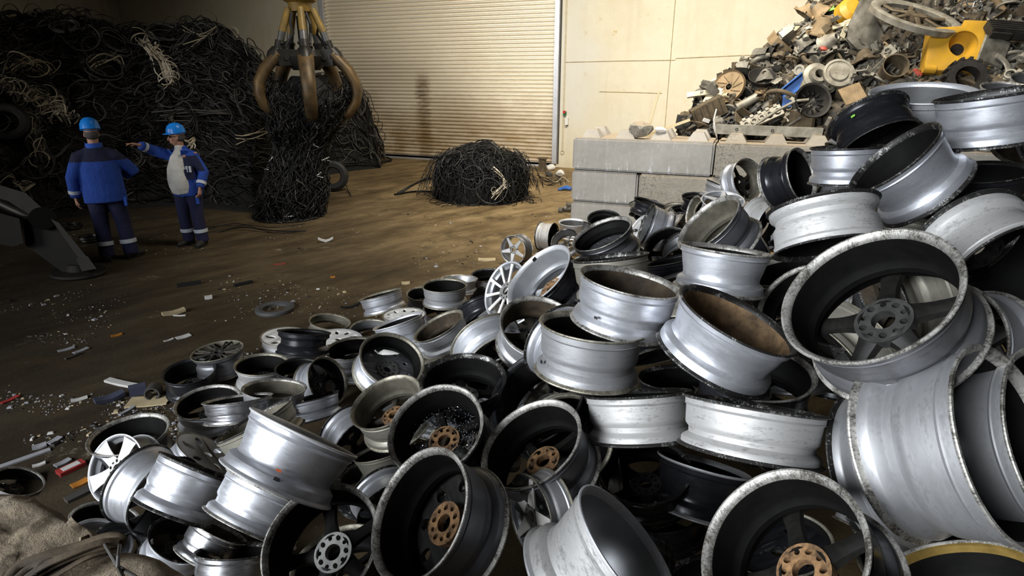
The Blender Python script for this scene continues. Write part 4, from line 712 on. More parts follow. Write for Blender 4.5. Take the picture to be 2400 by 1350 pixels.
person('person', 'worker in blue helmet and navy-yoked blue jacket seen from behind, standing left', p1, (-.78, .62),
       [dict(el=(.36, .10, 1.17), wr=(.22, .28, 1.07), pn=(-1, 0, .2), curl=.8), dict(el=(-.305, -.02, 1.13), wr=(-.325, .03, .87), d=(0, .1, -1), pn=(1, 0, 0), curl=.7)],
       dict(fat=1.10, head=-.1, feet=((.15, .02, .75), (-.13, .0, -.05)), jacket='jack1', leg_pocket=[(.212, -.03, .80, PI / 2)]), 1.015)
p2 = onz(463, 573)
person('person', 'worker in white shirt, open blue jacket and sunglasses pointing left with stretched arm', p2, (.28, -.96),
       [dict(el=(.33, .15, 1.48), wr=(.37, .37, 1.585), d=(.6, .6, .2), pn=(0, .2, -1), curl=.45, point=True), dict(el=(-.30, -.02, 1.14), wr=(-.30, .14, .92), d=(.05, .3, -1), pn=(1, 0, 0), curl=1.0)],
       dict(fat=1.0, head=.95, feet=((.13, .0, .35), (-.12, .03, -.1)), jacket='jack2', shirt=True, shades=True, leg_pocket=[(-.19, .06, .74, PI / 2 + .3)]), .95)
# ------------------------------------------------------------------ cable heaps
M['cab'] = plain('black_cable', (.007, .007, .0075), .42, 0, .4, 3, spec=.3); M['cab2'] = plain('dark_brown_cable', (.018, .016, .014), .5, 0, .5, 3, spec=.3); M['cab3'] = plain('grey_cable', (.075, .07, .064), .5, 0, .4, 3)
M['pale'] = plain('pale_cable', (.50, .43, .31), .55, 0, .35, 4); M['whitec'] = plain('white_cable', (.72, .66, .56), .5, 0, .2, 4); M['foil'] = plain('shiny_foil_strip', (.75, .75, .78), .2, .8); M['mound'] = plain('black_tangle_core', (.008, .008, .008), .9, 0, .3, 6, .6)
def strands(name, paths, mats, r, parent=None):
    cu = bpy.data.curves.new(name, 'CURVE'); cu.dimensions = '3D'; cu.bevel_depth = r; cu.bevel_resolution = 0; cu.resolution_u = 2
    for m_ in mats: cu.materials.append(m_)
    for P, mi, k in paths:
        sp = cu.splines.new('POLY'); sp.points.add(len(P) - 1); sp.material_index = mi
        for p, q in zip(sp.points, P): p.co = (*q, 1); p.radius = k
    o = bpy.data.objects.new(name, cu); COL.objects.link(o)
    if parent: o.parent = parent
    return o
def lerp_pts(T, x):
    for (a, b) in zip(T, T[1:]):
        if x <= b[0]: 
            f = (x - a[0]) / (b[0] - a[0]); return a[1] + (b[1] - a[1]) * f
    return T[-1][1]
rc = random.Random(21)
def heap(name, label, top, base, x0, x1, back, nu, nv, nstr, group=None, xmin=-21.0, pexp=.75, mats=None, wts=(8, 4, 2), lift=.10):
    """mound between a floor line and a ridge line, wrapped in loose strands"""
    def surf(u, v):
        x = x0 + (x1 - x0) * u; B = onz(x, lerp_pts(base, x)); r = Vector(ray(x, lerp_pts(top, x))); rh = math.hypot(r.x, r.y); d = math.hypot(B.x, B.y) + back
        if r.x < 0: d = min(d, xmin / r.x * rh)
        d = min(d, (WY - .15) / r.y * rh) if r.y > 0 else d
        T = Vector((0, 0, CAM_H)) + r * (d / rh)
        if v <= 1: p = B.lerp(T, v); p.z = T.z * v ** pexp
        else: p = T + Vector((r.x, r.y, 0)) / rh * .6 * (v - 1); p.z = T.z * (1 - (v - 1) * .55); p.x = max(p.x, xmin); p.y = min(p.y, WY - .1)
        k = noise.noise(p * .9) * .22 + noise.noise(p * 2.3) * .14
        p += Vector((-r.x, -r.y, .6 * rh)) / rh * k * min(1, v * 4) * (1 if v <= 1 else .3); p.z = max(p.z, .0 if v < .02 else .01); p.x = max(p.x, xmin); p.y = min(p.y, WY - .08)
        return p
    m = MB(); vs = [surf(i / nu, 1.6 * j / nv) for j in range(nv + 1) for i in range(nu + 1)]
    m.add(vs, [(j * (nu + 1) + i, j * (nu + 1) + i + 1, (j + 1) * (nu + 1) + i + 1, (j + 1) * (nu + 1) + i) for j in range(nv) for i in range(nu)])
    h = m.build(name, M['mound'], smooth=180); tag(h, label, 'cables', group, 'stuff'); paths = []
    for k in range(nstr):
        u, v = rc.random(), rc.random() ** .9 * 1.05; a = rc.gauss(0, .55) + (PI if rc.random() < .5 else 0); L = rc.choice((.05, .09, .16)) * rc.uniform(.6, 1.2) * 650 / (x1 - x0); P = []; curl = rc.gauss(0, rc.choice((.08, .25, .5))); up0 = rc.uniform(.0, lift); ph = rc.uniform(0, 6)
        n_ = rc.randint(7, 13)
        for i in range(n_):
            q = surf(min(1, max(0, u)), min(1.15, max(0.01, v))); e = math.sin(PI * i / (n_ - 1)); q = q + Vector((0, 0, 1)) * (up0 * (.4 + e) + .03 * math.sin(ph + i)) + Vector((0, -.04, 0)) * rc.random(); P.append(q)
            u += math.cos(a) * L / 5; v += math.sin(a) * L * 1.1 / 5; a += curl * .6 + rc.gauss(0, .12)
        paths.append((P, rc.choices((0, 1, 2), wts)[0], rc.choice((.6, .8, 1, 1.3))))
    for k in range(nstr // 12):     # arching loops that stick out of the silhouette
        u, v = rc.random(), rc.uniform(.5, 1.1); c = surf(u, v); R_ = rc.uniform(.10, .3); d = Vector((rc.gauss(0, 1), rc.gauss(0, 1), 0)).normalized(); tl = Vector((rc.gauss(0, .3), rc.gauss(0, .3), 1)); A0, A1 = rc.uniform(-.6, .2), rc.uniform(PI - .2, PI + 1.6)
        paths.append(([c + d * math.cos(A0 + (A1 - A0) * i / 12) * R_ + tl * math.sin(A0 + (A1 - A0) * i / 12) * R_ for i in range(13)], rc.choices((0, 1, 2), wts)[0], rc.choice((.5, .7, 1))))
    for k in range(nstr // 11):     # round coils lying on the slope
        u, v = rc.random(), rc.uniform(.05, 1.0); c = surf(u, v); e1 = (surf(min(1, u + .01), v) - c).normalized(); e2 = (surf(u, v + .02) - c).normalized(); R_ = rc.uniform(.10, .42); A0 = rc.uniform(0, 6.3); A1 = A0 + rc.uniform(2.5, 6.3); nrm = e1.cross(e2); nrm = nrm if nrm.z > 0 else -nrm
        for _ in range(rc.choice((1, 1, 2, 4))): R2 = R_ * rc.uniform(.85, 1.1); o_ = rc.uniform(.08, .2); paths.append(([c + (e1 * math.cos(A0 + (A1 - A0) * i / 14) + e2 * math.sin(A0 + (A1 - A0) * i / 14)) * R2 + nrm * (o_ + rc.gauss(0, .012)) for i in range(15)], rc.choices((0, 1, 2), (3, 4, 4))[0], rc.choice((.7, 1, 1.4))))
    strands('cable_strands', paths, mats or [M['cab'], M['cab2'], M['cab3']], .013, h)
    return surf
S1 = heap('cable_heap', 'huge heap of black scrap cables piled against the left wall', [(-500, 60), (-100, 45), (0, 42), (100, 34), (200, 45), (268, 62), (290, 78), (330, 66), (420, 62), (500, 62), (545, 80), (590, 118), (640, 185), (700, 270)],
          [(-500, 640), (-100, 560), (0, 540), (140, 512), (330, 488), (420, 482), (520, 492), (600, 500), (700, 470)], -450, 690, 3.0, 90, 40, 2600)
S2 = heap('cable_heap', 'black cable hump lying against the roller door behind the grapple', [(640, 235), (700, 190), (790, 180), (830, 195), (868, 260), (884, 320), (892, 392)], [(640, 430), (700, 425), (780, 408), (830, 400), (892, 394)], 640, 892, 1.5, 36, 26, 700, pexp=.6)
c2 = onz(1128, 462); 
def dome(name, label, c, rx, ry, hz, nstr, seed, sq=.5):
    r_ = random.Random(seed)
    def sf(t, k):   # t angle, k 0 top..1 rim
        q = Vector((rx * math.cos(t) * math.sin(k * PI / 2) ** .8, ry * math.sin(t) * math.sin(k * PI / 2) ** .8, hz * math.cos(k * PI / 2) ** sq)); nn = noise.noise(Vector(c) + q * 2.0) * .13; return Vector(c) + q * (1 + nn)
    m = MB(); nu, nv = 40, 12; vs = [sf(2 * PI * i / nu, .93 * j / nv) * 1.0 for j in range(nv + 1) for i in range(nu)]
    vs = [Vector(c) + (v - Vector(c)) * .93 for v in vs]; vs += [Vector((v.x, v.y, 0.0)) for v in vs[-nu:]]
    m.add(vs, [(j * nu + i, j * nu + (i + 1) % nu, (j + 1) * nu + (i + 1) % nu, (j + 1) * nu + i) for j in range(nv + 1) for i in range(nu)]); h = m.build(name, M['mound'], smooth=180); tag(h, label, 'cables', None, 'stuff'); P_ = []
    for _ in range(nstr):
        t, k = r_.uniform(0, 2 * PI), r_.uniform(.02, 1); a = r_.uniform(0, 2 * PI); P = []; cu = r_.gauss(0, .8)
        for i in range(r_.randint(6, 11)):
            q = sf(t, min(1, abs(k))); q = Vector(c) + (q - Vector(c)) * r_.uniform(.96, 1.05); q.z = max(.012, q.z); P.append(q); t += math.cos(a) * .13 / max(.3, k); k += math.sin(a) * .09; a += cu * .5 + r_.gauss(0, .3)
        P_.append((P, r_.choices((0, 1, 2), (14, 3, 1))[0], r_.choice((.5, .7, .9))))
    for _ in range(nstr // 5):
        t, k = r_.uniform(0, 2 * PI), r_.uniform(.1, .98); q = sf(t, k); q = Vector(c) + (q - Vector(c)) * 1.02; e1 = (sf(t + .02, k) - sf(t, k)).normalized(); e2 = (sf(t, min(1.0, k + .02)) - sf(t, k - .02)).normalized(); R_ = r_.uniform(.08, .32); A0 = r_.uniform(0, 6.3); A1 = r_.uniform(2, 5.5); P = []
        for i in range(13): w = q + (e1 * math.cos(A0 + A1 * i / 12) + e2 * math.sin(A0 + A1 * i / 12)) * R_; w.z = max(w.z, .015); P.append(w)
        P_.append((P, r_.choices((0, 1, 2), (6, 3, 2))[0], r_.choice((.6, .9))))
    for _ in range(40):
        t = r_.uniform(0, 6.3); R_ = r_.uniform(.08, .25); d = Vector((math.cos(t) * rx, math.sin(t) * ry, 0)) * r_.uniform(.95, 1.2); A1 = r_.uniform(2, 6); P_.append(([Vector(c) + d + Vector((math.cos(t + A1 * i / 10) * R_, math.sin(t + A1 * i / 10) * R_, .012 + .10 * math.sin(PI * i / 10) * r_.random())) for i in range(11)], r_.choices((0, 1, 2), (10, 2, 1))[0], .6))
    for _ in range(nstr // 3):
        t = r_.uniform(0, 2 * PI); b = sf(t, r_.uniform(.2, 1)); d = Vector((math.cos(t), math.sin(t), 0)); L = r_.uniform(.1, .4); P = [b + d * L * s_ + Vector((0, 0, L * (r_.uniform(.6, 1.1)) * math.sin(s_ * PI * .9) * .6 - b.z * s_ * s_ * .7)) + Vector((r_.gauss(0, .02), r_.gauss(0, .02), 0)) for s_ in [i / 7 for i in range(8)]]
        for q in P: q.z = max(q.z, .012)
        P_.append((P, r_.choices((0, 1, 2), (14, 3, 1))[0], .5))
    strands('cable_strands', P_, [M['cab'], M['cab2'], M['cab3']], .012, h); return sf, h
sf2, h2 = dome('cable_heap', 'small round heap of black cables on floor before the roller door', c2, .98, .85, 1.02, 750, 4)
def tangle(name, label, pts_, n, rad, spread, mats, seed, cat='cables', r=.012, loops=True, group=None, parent=None):
    """pale cable bundle following a line of points"""
    q_ = random.Random(seed); P_ = []; L = [Vector(p) for p in pts_]
    for _ in range(n):
        off = Vector((q_.gauss(0, spread), q_.gauss(0, spread), q_.gauss(0, spread))); wob = [Vector((q_.gauss(0, 1), q_.gauss(0, 1), q_.gauss(0, 1))) * spread * .5 for _ in L]
        K = [p + off * q_.uniform(.5, 1.3) + w for p, w in zip(L, wob)]; P = []
        for i in range(len(K) - 1):
            p0, p1_, p2_, p3 = K[max(0, i - 1)], K[i], K[i + 1], K[min(len(K) - 1, i + 2)]
            for s_ in (0, .25, .5, .75): P.append(.5 * ((2 * p1_) + (p2_ - p0) * s_ + (2 * p0 - 5 * p1_ + 4 * p2_ - p3) * s_ ** 2 + (3 * p1_ - p0 - 3 * p2_ + p3) * s_ ** 3))
        P.append(K[-1]); P_.append((P, q_.randrange(len(mats)), q_.choice((.7, 1, 1.2))))
    if loops:
        for _ in range(n // 2):
            c = q_.choice(L); a = Vector((q_.gauss(0, 1), q_.gauss(0, 1), q_.gauss(0, 1))).normalized(); b = a.orthogonal().normalized(); R_ = rad * q_.uniform(.5, 1.2); A1 = q_.uniform(3, 6.5); c = c + Vector((q_.gauss(0, spread), q_.gauss(0, spread), q_.gauss(0, spread)))
            P_.append(([c + (a * math.cos(A1 * i / 14) + b * math.sin(A1 * i / 14)) * R_ for i in range(15)], q_.randrange(len(mats)), q_.choice((.6, 1))))
    o = strands(name, P_, mats, r, parent)
    if label: tag(o, label, cat, group, 'stuff')
    return o
def on1(x, y, out=.12):   # point of the big heap's surface seen at a pixel
    best = None
    u = (x + 450) / 1140
    for k in range(101):
        p = S1(u, k / 100); q = np.array(p) - _O; d = q @ _fw; yy = 675 + FPX * (q @ _dn) / d
        if best is None or abs(yy - y) < best[0]: best = (abs(yy - y), p)
    p = best[1]; return p + (Vector((0, 0, CAM_H)) - p).normalized() * out
WB = [M['whitec'], M['pale']]
tangle('cable_bundle', 'thick white cable bundle hanging on the upper middle of the black heap', [on1(338, 100), on1(360, 118, .2), on1(380, 140, .25), on1(395, 165, .22), on1(408, 192, .15)], 60, .18, .05, [M['whitec'], M['whitec'], M['pale']], 1, r=.014)
tangle('cable_bundle', 'pale looped cable bundle at the upper left of the black heap', [on1(25, 165), on1(55, 148, .2), on1(85, 155, .2), on1(110, 170)], 30, .22, .07, [M['pale'], M['cab3']], 2, r=.013)
tangle('cable_bundle', 'wide beige cable tangle on the heap left of the first worker', [on1(55, 215), on1(70, 240, .2), on1(95, 220, .2), on1(120, 240), on1(90, 262)], 34, .24, .09, [M['pale'], M['cab3']], 3, r=.012)
tangle('cable_bundle', 'white cable knot on the heap above the left worker', [on1(115, 262), on1(135, 245, .2), on1(155, 262, .2), on1(165, 274)], 34, .15, .06, WB, 4, r=.013)
tangle('cable_bundle', 'beige hanging cable hank left of the first worker', [on1(95, 292), on1(90, 320, .2), on1(102, 345, .2), on1(106, 378)], 26, .18, .05, [M['pale'], M['cab3']], 5, r=.012)
tangle('cable_bundle', 'thin pale cables draped over the heap top near the wall corner', [on1(430, 75), on1(470, 90, .15), on1(510, 75, .15), on1(450, 115)], 8, .25, .10, [M['cab3'], M['pale'], M['cab2']], 6, r=.01)
tangle('cable_bundle', 'white cable strand looping down behind the pointing worker\'s helmet', [on1(408, 278), on1(430, 305, .2), on1(450, 335, .2), on1(465, 325), on1(455, 345)], 3, .10, .03, WB, 7, r=.012)
tangle('cable_bundle', 'long grey cables running across the heap towards the grapple', [on1(380, 268), on1(450, 266, .2), on1(540, 268, .2), on1(620, 270)], 5, .01, .06, [M['cab3']], 8, r=.014, loops=False)
tangle('cable_bundle', 'tan branching cable ends low on the heap left of grapple load', [on1(555, 325), on1(590, 322, .25), on1(625, 312, .3)], 5, .1, .05, [M['pale']], 9, r=.012, loops=False)
tangle('cable_bundle', 'grey cable coils low on the heap beside the dark machine leg', [on1(40, 425), on1(60, 430, .2), on1(85, 432, .2)], 10, .14, .06, [M['cab3'], M['pale']], 10, r=.013)
tangle('cable_bundle', 'pale streaked cables on the heap centre above the workers', [on1(215, 160), on1(240, 140, .15), on1(275, 138, .15), on1(285, 160)], 20, .16, .06, [M['pale'], M['cab3']], 12, r=.012)
tangle('cable_bundle', 'pale cable coil half buried at the left edge of heap', [on1(5, 205), on1(25, 195, .2), on1(40, 215, .15)], 24, .18, .07, [M['pale'], M['cab3']], 13, r=.012)
tangle('cable_bundle', 'white strands along the right flank of the small round cable heap', [c2 + Vector((.25, -.55, .85)), c2 + Vector((.55, -.6, .7)), c2 + Vector((.75, -.55, .45)), c2 + Vector((.62, -.75, .25))], 8, .07, .045, WB, 14, r=.009)
tangle('loose_cable', 'black cable loop lying left of the small round heap', [onz(935, 455, .02), onz(975, 432, .2), onz(1010, 420, .35), onz(1050, 428, .3), onz(1085, 440, .2)], 2, .1, .02, [M['cab']], 15, 'cable', .02, False)
tangle('loose_cable', 'flat black cable trailing from the round heap along the floor', [onz(928, 456, .02), onz(980, 448, .02), onz(1040, 452, .02), onz(1100, 462, .02)], 2, .1, .012, [M['cab']], 16, 'cable', .016, False)
tangle('loose_cable', 'black cable arc lying along the foot of the roller door', [onz(760, 392, .02), onz(840, 385, .03), onz(900, 380, .03), onz(918, 374, .05), onz(890, 366, .06)], 3, .1, .02, [M['cab']], 17, 'cable', .018, False)
tangle('loose_cable', 'thin cable pigtail hanging to the floor right of grapple load', [onz(812, 400, .3), onz(806, 425, .12), onz(822, 458, .03), onz(812, 440, .1), onz(818, 405, .3)], 1, .1, .01, [M['cab']], 18, 'cable', .01, False)
tangle('loose_cable', 'thin dark cables strewn on floor right of the pointing worker', [onz(470, 548, .01), onz(560, 535, .01), onz(640, 545, .01), onz(710, 545, .01)], 5, .1, .06, [M['cab']], 19, 'cable', .009, False)
# coiled ring by worker, tyre by the hump
def ring(name, label, cat, c, R_, r_, mat, tilt=(0, 0, 0), n=1, seed=0):
    q = random.Random(seed); m = MB()
    for k in range(n): 
        off = Vector((q.gauss(0, r_ * .6), q.gauss(0, r_ * .6), k * r_ * .8)); m.lathe([(R_ + r_ * math.cos(a), r_ * math.sin(a)) for a in [i * PI / 4 for i in range(8)]], 36, Matrix.Translation(off), close=True)
    o = m.build(name, mat); o.location = c; o.rotation_euler = tilt; tag(o, label, cat); return o
ring('cable_coil', 'small black cable coil on floor beside the left worker\'s feet', 'cable', onz(212, 561, .03), .13, .018, M['cab'], n=4, seed=2)
ring('cable_coil', 'black cable ring on floor between worker and heap', 'cable', onz(160, 533, .03), .17, .02, M['cab'], n=3, seed=3)
m = MB(); pr = [(.17, -.07), (.19, -.095), (.27, -.10), (.315, -.07), (.33, 0), (.315, .07), (.27, .10), (.19, .095), (.17, .07)]
m.lathe(pr, 40, close=True); tq = m.build('tyre', M['rubber'], loc=onz(780, 412, .34)); tq.rotation_euler = (math.radians(80), 0, math.radians(30)); tag(tq, 'black tyre leaning against the cable hump below the grapple', 'tyre')
# ------------------------------------------------------------------ grapple (orange peel grab) holding cables
M['steel'] = plain('greasy_dark_steel', (.035, .032, .028), .45, .5, .5, 5); M['rustst'] = plain('worn_ochre_steel', (.15, .09, .032), .5, .4, .65, 3.0, dirt=(.035, .028, .02)); M['yel'] = plain('worn_yellow_paint', (.24, .145, .025), .5, .1, .5, 6, dirt=(.12, .085, .03)); M['rod'] = plain('grey_cylinder', (.13, .13, .13), .4, .5, .4, 5)
GC = at(718, 150, 10.3)
g = thing('grapple', 'dark orange-peel grapple with curved claws gripping black cables before the roller door', 'grapple', GC, (0, 0, math.atan2(GC.y, GC.x) + PI))
m = MB(); m.lathe([(.001, 1.12), (.24, 1.12), (.27, 1.06), (.27, .99), (.20, .95), (.18, .82), (.001, .82)], 28); m.cyl((0, 0, 1.0), (0, 0, 2.6), .12, 14); m.build('head', M['yel'], g)
m = MB(); m.lathe([(.001, .22), (.30, .22), (.34, .12), (.30, -.02), (.22, -.10), (.001, -.10)], 30)
for k in range(5):
    a = 2 * PI * k / 5; R3 = Matrix.Rotation(a, 3, 'Z')
    for s_ in (-.09, .09): m.box(R3 @ Vector((.36, s_, .10)), (.26, .05, .26), R3)
m.build('lower_frame', M['steel'], g)
m = MB(); m.cyl((0, 0, .75), (0, 0, .2), .085, 16); m.build('centre_column', M['steel'], g)
for k in range(5):
    a = 2 * PI * k / 5; R3 = Matrix.Rotation(a, 3, 'Z'); X = lambda r, z, y=0: R3 @ Vector((r, y, z))
    m = MB(); m.tube([X(.20, .86), X(.30, .62), X(.345, .50)], [.055, .06, .062], 14); cy_ = m.build('cylinder', M['yel'], g)
    m = MB(); m.tube([X(.345, .50), X(.43, .22)], [.06, .06], 14); m.build('cylinder_barrel', M['rod'], cy_)
    m = MB(); m.tube([X(.39, .36), X(.475, .08)], [.082, .085], 14); m.build('sleeve', M['steel'], cy_)
    for s_ in (-1, 1):
        for z_ in (.32, .22, .12): m = MB(); p = X(.40 + (.32 - z_) * .3, z_, s_ * .085); m.ball(p, .026, n=8); m.build('bolt', M['steel'], cy_)
    # claw
    prof = [(.48, .16, .09, .13), (.58, .04, .10, .135), (.72, -.11, .10, .125), (.82, -.29, .095, .12), (.845, -.46, .09, .115), (.80, -.64, .08, .11), (.68, -.80, .07, .10), (.54, -.92, .05, .08), (.40, -1.0, .022, .045)]
    vs = []; ns = 10
    for i, (r_, z_, th, wd) in enumerate(prof):
        a_ = prof[max(0, i - 1)]; b_ = prof[min(len(prof) - 1, i + 1)]; tx, tz = b_[0] - a_[0], b_[1] - a_[1]; L = math.hypot(tx, tz); nx, nz = -tz / L, tx / L
        for j in range(ns): 
            t_ = 2 * PI * j / ns; e = math.cos(t_) * th; f_ = math.sin(t_) * wd; f_ = math.copysign(abs(f_) ** .8 * wd ** .2, f_); vs.append(X(r_ + nx * e, z_ + nz * e, f_))
    fs = [(i * ns + j, i * ns + (j + 1) % ns, (i + 1) * ns + (j + 1) % ns, (i + 1) * ns + j) for i in range(len(prof) - 1) for j in range(ns)] + [tuple(range(ns)), tuple((len(prof) - 1) * ns + j for j in range(ns))]
    m = MB(); m.add(vs, fs); cl = m.build('claw', M['rustst'], g, smooth=50)
    m = MB(); m.tube([X(.44, .22), X(.50, .12), X(.56, .02)], [.10, .13, .11], 12, flat=1.1); m.build('claw_knuckle', M['steel'], cl)
    m = MB(); m.tube([X(.36, .10, -.13), X(.36, .10, .13)], .05, 12); m.build('hinge_pin', M['steel'], cl)
    if k != 3: m = MB(); m.tube([X(.18, .80, .08), X(.24, .62, .13), X(.20, .48, .12), X(.28, .36, .10), X(.34, .26, .09)], .022, 8); m.build('hydraulic_hose', M['rubber'], g)
# cables held by the claws, hanging to the floor
def hanging(seed, n):
    q = random.Random(seed); P_ = []; base = onz(680, 505); top = GC + Vector((0, 0, -.55))
    m = MB(); K = [(top + Vector((0, 0, .35)), .45), (top, .72), (top.lerp(base, .28), .66), (top.lerp(base, .55), .46), (top.lerp(base, .8), .52), (base + Vector((0, 0, .12)), .62), (base, .60)]
    m.tube([k[0] for k in K], [k[1] * .62 for k in K], 20); h = m.build('grapple_load', M['mound'], smooth=180); tag(h, 'tangled black cable load hanging from the grapple claws down to the floor', 'cables', None, 'stuff')
    for v in h.data.vertices: v.co += Vector((1, 1, .3)) * noise.noise(v.co * 2.2) * .22
    for _ in range(n):
        t0 = q.uniform(-.15, .9); a = q.uniform(0, 2 * PI); P = []; L = q.uniform(.2, .6)
        for i in range(9):
            s_ = min(1.0, t0 + L * i / 8); c = top.lerp(base, max(s_, -.2)); f_ = max(0, s_) * 5; i0 = min(5, int(f_) + 1); rr = K[i0][1] * (1 - (f_ % 1)) + K[min(6, i0 + 1)][1] * (f_ % 1); rr *= q.uniform(.8, 1.05); a += q.gauss(0, .16)
            P.append(Vector((c.x + rr * math.cos(a), c.y + rr * math.sin(a), max(.015, c.z + q.gauss(0, .02)))))
        P_.append((P, q.choices((0, 1, 2), (16, 3, 1))[0], q.choice((.6, .8, 1))))
    for _ in range(26):     # shiny foil flecks
        s_ = q.random(); c = top.lerp(base, s_); a = q.uniform(0, 2 * PI); p = Vector((c.x + .52 * math.cos(a), c.y + .52 * math.sin(a), max(.03, c.z))); P_.append(([p + Vector((q.gauss(0, .05), q.gauss(0, .05), -.03 * i if p.z > .2 else 0)) for i in range(4)], 3, .9))
    strands('cable_strands', P_, [M['cab'], M['cab2'], M['cab3'], M['foil']], .012, h)
hanging(8, 1100)
# ------------------------------------------------------------------ dark machine leg (stabiliser) at the left edge
M['mach'] = plain('grimy_machine_steel', (.010, .009, .008), .7, 0, .45, 4, spec=.2); M['mach2'] = plain('worn_machine_edge', (.02, .018, .015), .65, 0, .5, 5, spec=.25)
F0 = onz(185, 642); dpt = float((np.array(F0) - _O) @ _fw); Q = lambda x, y, dd=0: at(x, y, dpt + dd)
g = thing('machine_stabiliser', 'dark stabiliser leg of a machine resting its foot pad on floor at left edge', 'machine', F0)
def rel(p): return Vector(p) - F0
m = MB(); vs = []; 
bd = (Vector(F0) - Vector((0, 0, 0))); sdv = Vector(_rt); dv_ = Vector(_f0)
def slab(m, poly, dd0, dd1):
    a = [rel(Q(x, y, dd0)) for x, y in poly]; b = [rel(Q(x, y, dd1)) for x, y in poly]; n_ = len(poly)
    m.add(a + b, [tuple(range(n_)), tuple(range(2 * n_ - 1, n_ - 1, -1))] + [(i, (i + 1) % n_, n_ + (i + 1) % n_, n_ + i) for i in range(n_)])
slab(m, [(52, 505), (92, 520), (128, 515), (222, 632), (150, 640), (60, 575)], -.10, .28); m.build('leg_plate', M['mach'], g, smooth=0)
m = MB(); slab(m, [(118, 512), (138, 522), (226, 630), (205, 634)], -.18, -.10); slab(m, [(178, 606), (205, 600), (226, 630), (192, 636)], -.24, -.16); m.build('leg_flange', M['mach2'], g, smooth=0)
m = MB(); slab(m, [(-80, 398), (0, 434), (60, 452), (124, 512), (100, 522), (20, 472), (-80, 440)], -.05, .30); m.build('upper_beam', M['mach2'], g, smooth=0)
m = MB(); slab(m, [(-80, 490), (0, 500), (45, 512), (55, 570), (30, 578), (-80, 560)], -.25, .2); m.build('lower_housing', M['mach'], g, smooth=0)
m = MB(); m.tube([rel(Q(100, 512, -.22)), rel(Q(100, 512, .36))], .14, 20); m.build('pivot_pin', M['mach'], g)
m = MB(); m.tube([rel(Q(-40, 455, .1)), rel(Q(95, 520, .1))], .075, 16); m.build('hydraulic_ram', M['steel'], g)
m = MB(); m.lathe([(.001, 0), (.33, 0), (.36, .02), (.34, .045), (.16, .06), (.12, .14), (.001, .14)], 32, Matrix.Diagonal((1, .8, 1, 1))); m.build('foot_pad', M['mach2'], g)

p = on1(35, 288, .16); m = MB(); m.lathe(pr, 40, close=True); tq = m.build('tyre', M['rubber'], loc=p); tq.rotation_euler = (math.radians(65), 0, math.radians(50)); tag(tq, 'black tyre ring half sunk in the heap at the far left', 'tyre')
# ------------------------------------------------------------------ mixed scrap heap behind the blocks
SC = {k: plain('scrap_' + k, c, r, mt, v, 6, .25, dirt=d) for k, c, r, mt, v, d in (('grey', (.19, .175, .145), .6, .4, .5, (.06, .053, .04)), ('light', (.33, .305, .25), .55, .3, .4, (.14, .12, .085)), ('brown', (.14, .105, .062), .8, .1, .6, (.05, .036, .02)), ('dark', (.035, .031, .027), .6, .3, .5, (.015, .013, .011)), ('cream', (.60, .53, .38), .55, .05, .3, (.34, .28, .17)), ('tan', (.30, .205, .11), .75, 0, .4, (.14, .1, .05)))}
M['yb'] = plain('yellow_enamel', (.52, .275, .012), .45, .0, .25, 4, dirt=(.40, .22, .03)); M['blueb'] = plain('blue_plastic_scrap', (.03, .12, .40), .45, 0, .3, 6); M['greenb'] = plain('green_strip', (.22, .50, .05), .5); M['redb'] = plain('red_scrap', (.36, .06, .035), .5); M['woodp'] = plain('pale_wood', (.62, .50, .30), .7, 0, .2, 8); M['chrome'] = plain('chrome_scrap', (.7, .7, .7), .12, .95, .1)
SIL = [(1480, 300), (1600, 292), (1618, 262), (1650, 205), (1700, 165), (1760, 135), (1800, 105), (1850, 75), (1875, 40), (1900, 5), (1960, -60), (2100, -170), (2600, -400)]
def sY(x, y): return 10.35 - max(0, x - 1600) / 800 * 1.0 + max(0, 300 - y) / 300 * 1.5
def sp(x, y, out=0.0): 
    Y = sY(x, y); return ony(x, y, Y - out)
m = MB(); NU, NV = 70, 26; vs = []
for j in range(NV + 1):
    for i in range(NU + 1):
        x = 1560 + i * (2620 - 1560) / NU; yt = lerp_pts(SIL, x) + 22; v = j / NV; y = 340 + (yt - 340) * v; p = sp(x, y); p = p + Vector((0, -1, .5)) * (noise.noise(p * 2.5) * .16); p.y = min(p.y, WY - .3); vs.append(p)
for i in range(NU + 1): p = vs[NV * (NU + 1) + i]; vs.append(Vector((p.x + .2, WY - .25, max(.2, p.z - 1.0))))
m.add(vs, [(j * (NU + 1) + i, j * (NU + 1) + i + 1, (j + 1) * (NU + 1) + i + 1, (j + 1) * (NU + 1) + i) for j in range(NV + 1) for i in range(NU)])
# small broken bits bedded in the mound
rs = random.Random(77)
hm = m.build('scrap_heap', plain('fine_scrap', (.10, .08, .055), .85, .1, .7, 14, .8, dirt=(.03, .026, .02)), smooth=0); tag(hm, 'mound of fine crushed metal scrap under the larger pieces behind the blocks', 'scrap', None, 'stuff')
m = MB()
for _ in range(2600):
    x = rs.uniform(1590, 2500); yt = lerp_pts(SIL, x); y = rs.uniform(max(yt, -60), 325); p = sp(x, y, rs.uniform(-.02, .14)); s_ = rs.uniform(.03, .12); m.box(p, (s_, s_ * rs.uniform(.2, 1), s_ * rs.uniform(.1, .6)), Euler((rs.uniform(0, 6), rs.uniform(0, 6), rs.uniform(0, 6))).to_matrix(), rs.randrange(4), rs.uniform(.4, 1))
o = m.build('broken_bits', [SC['grey'], SC['brown'], SC['dark'], SC['light']], hm, smooth=0); o['kind'] = 'stuff'
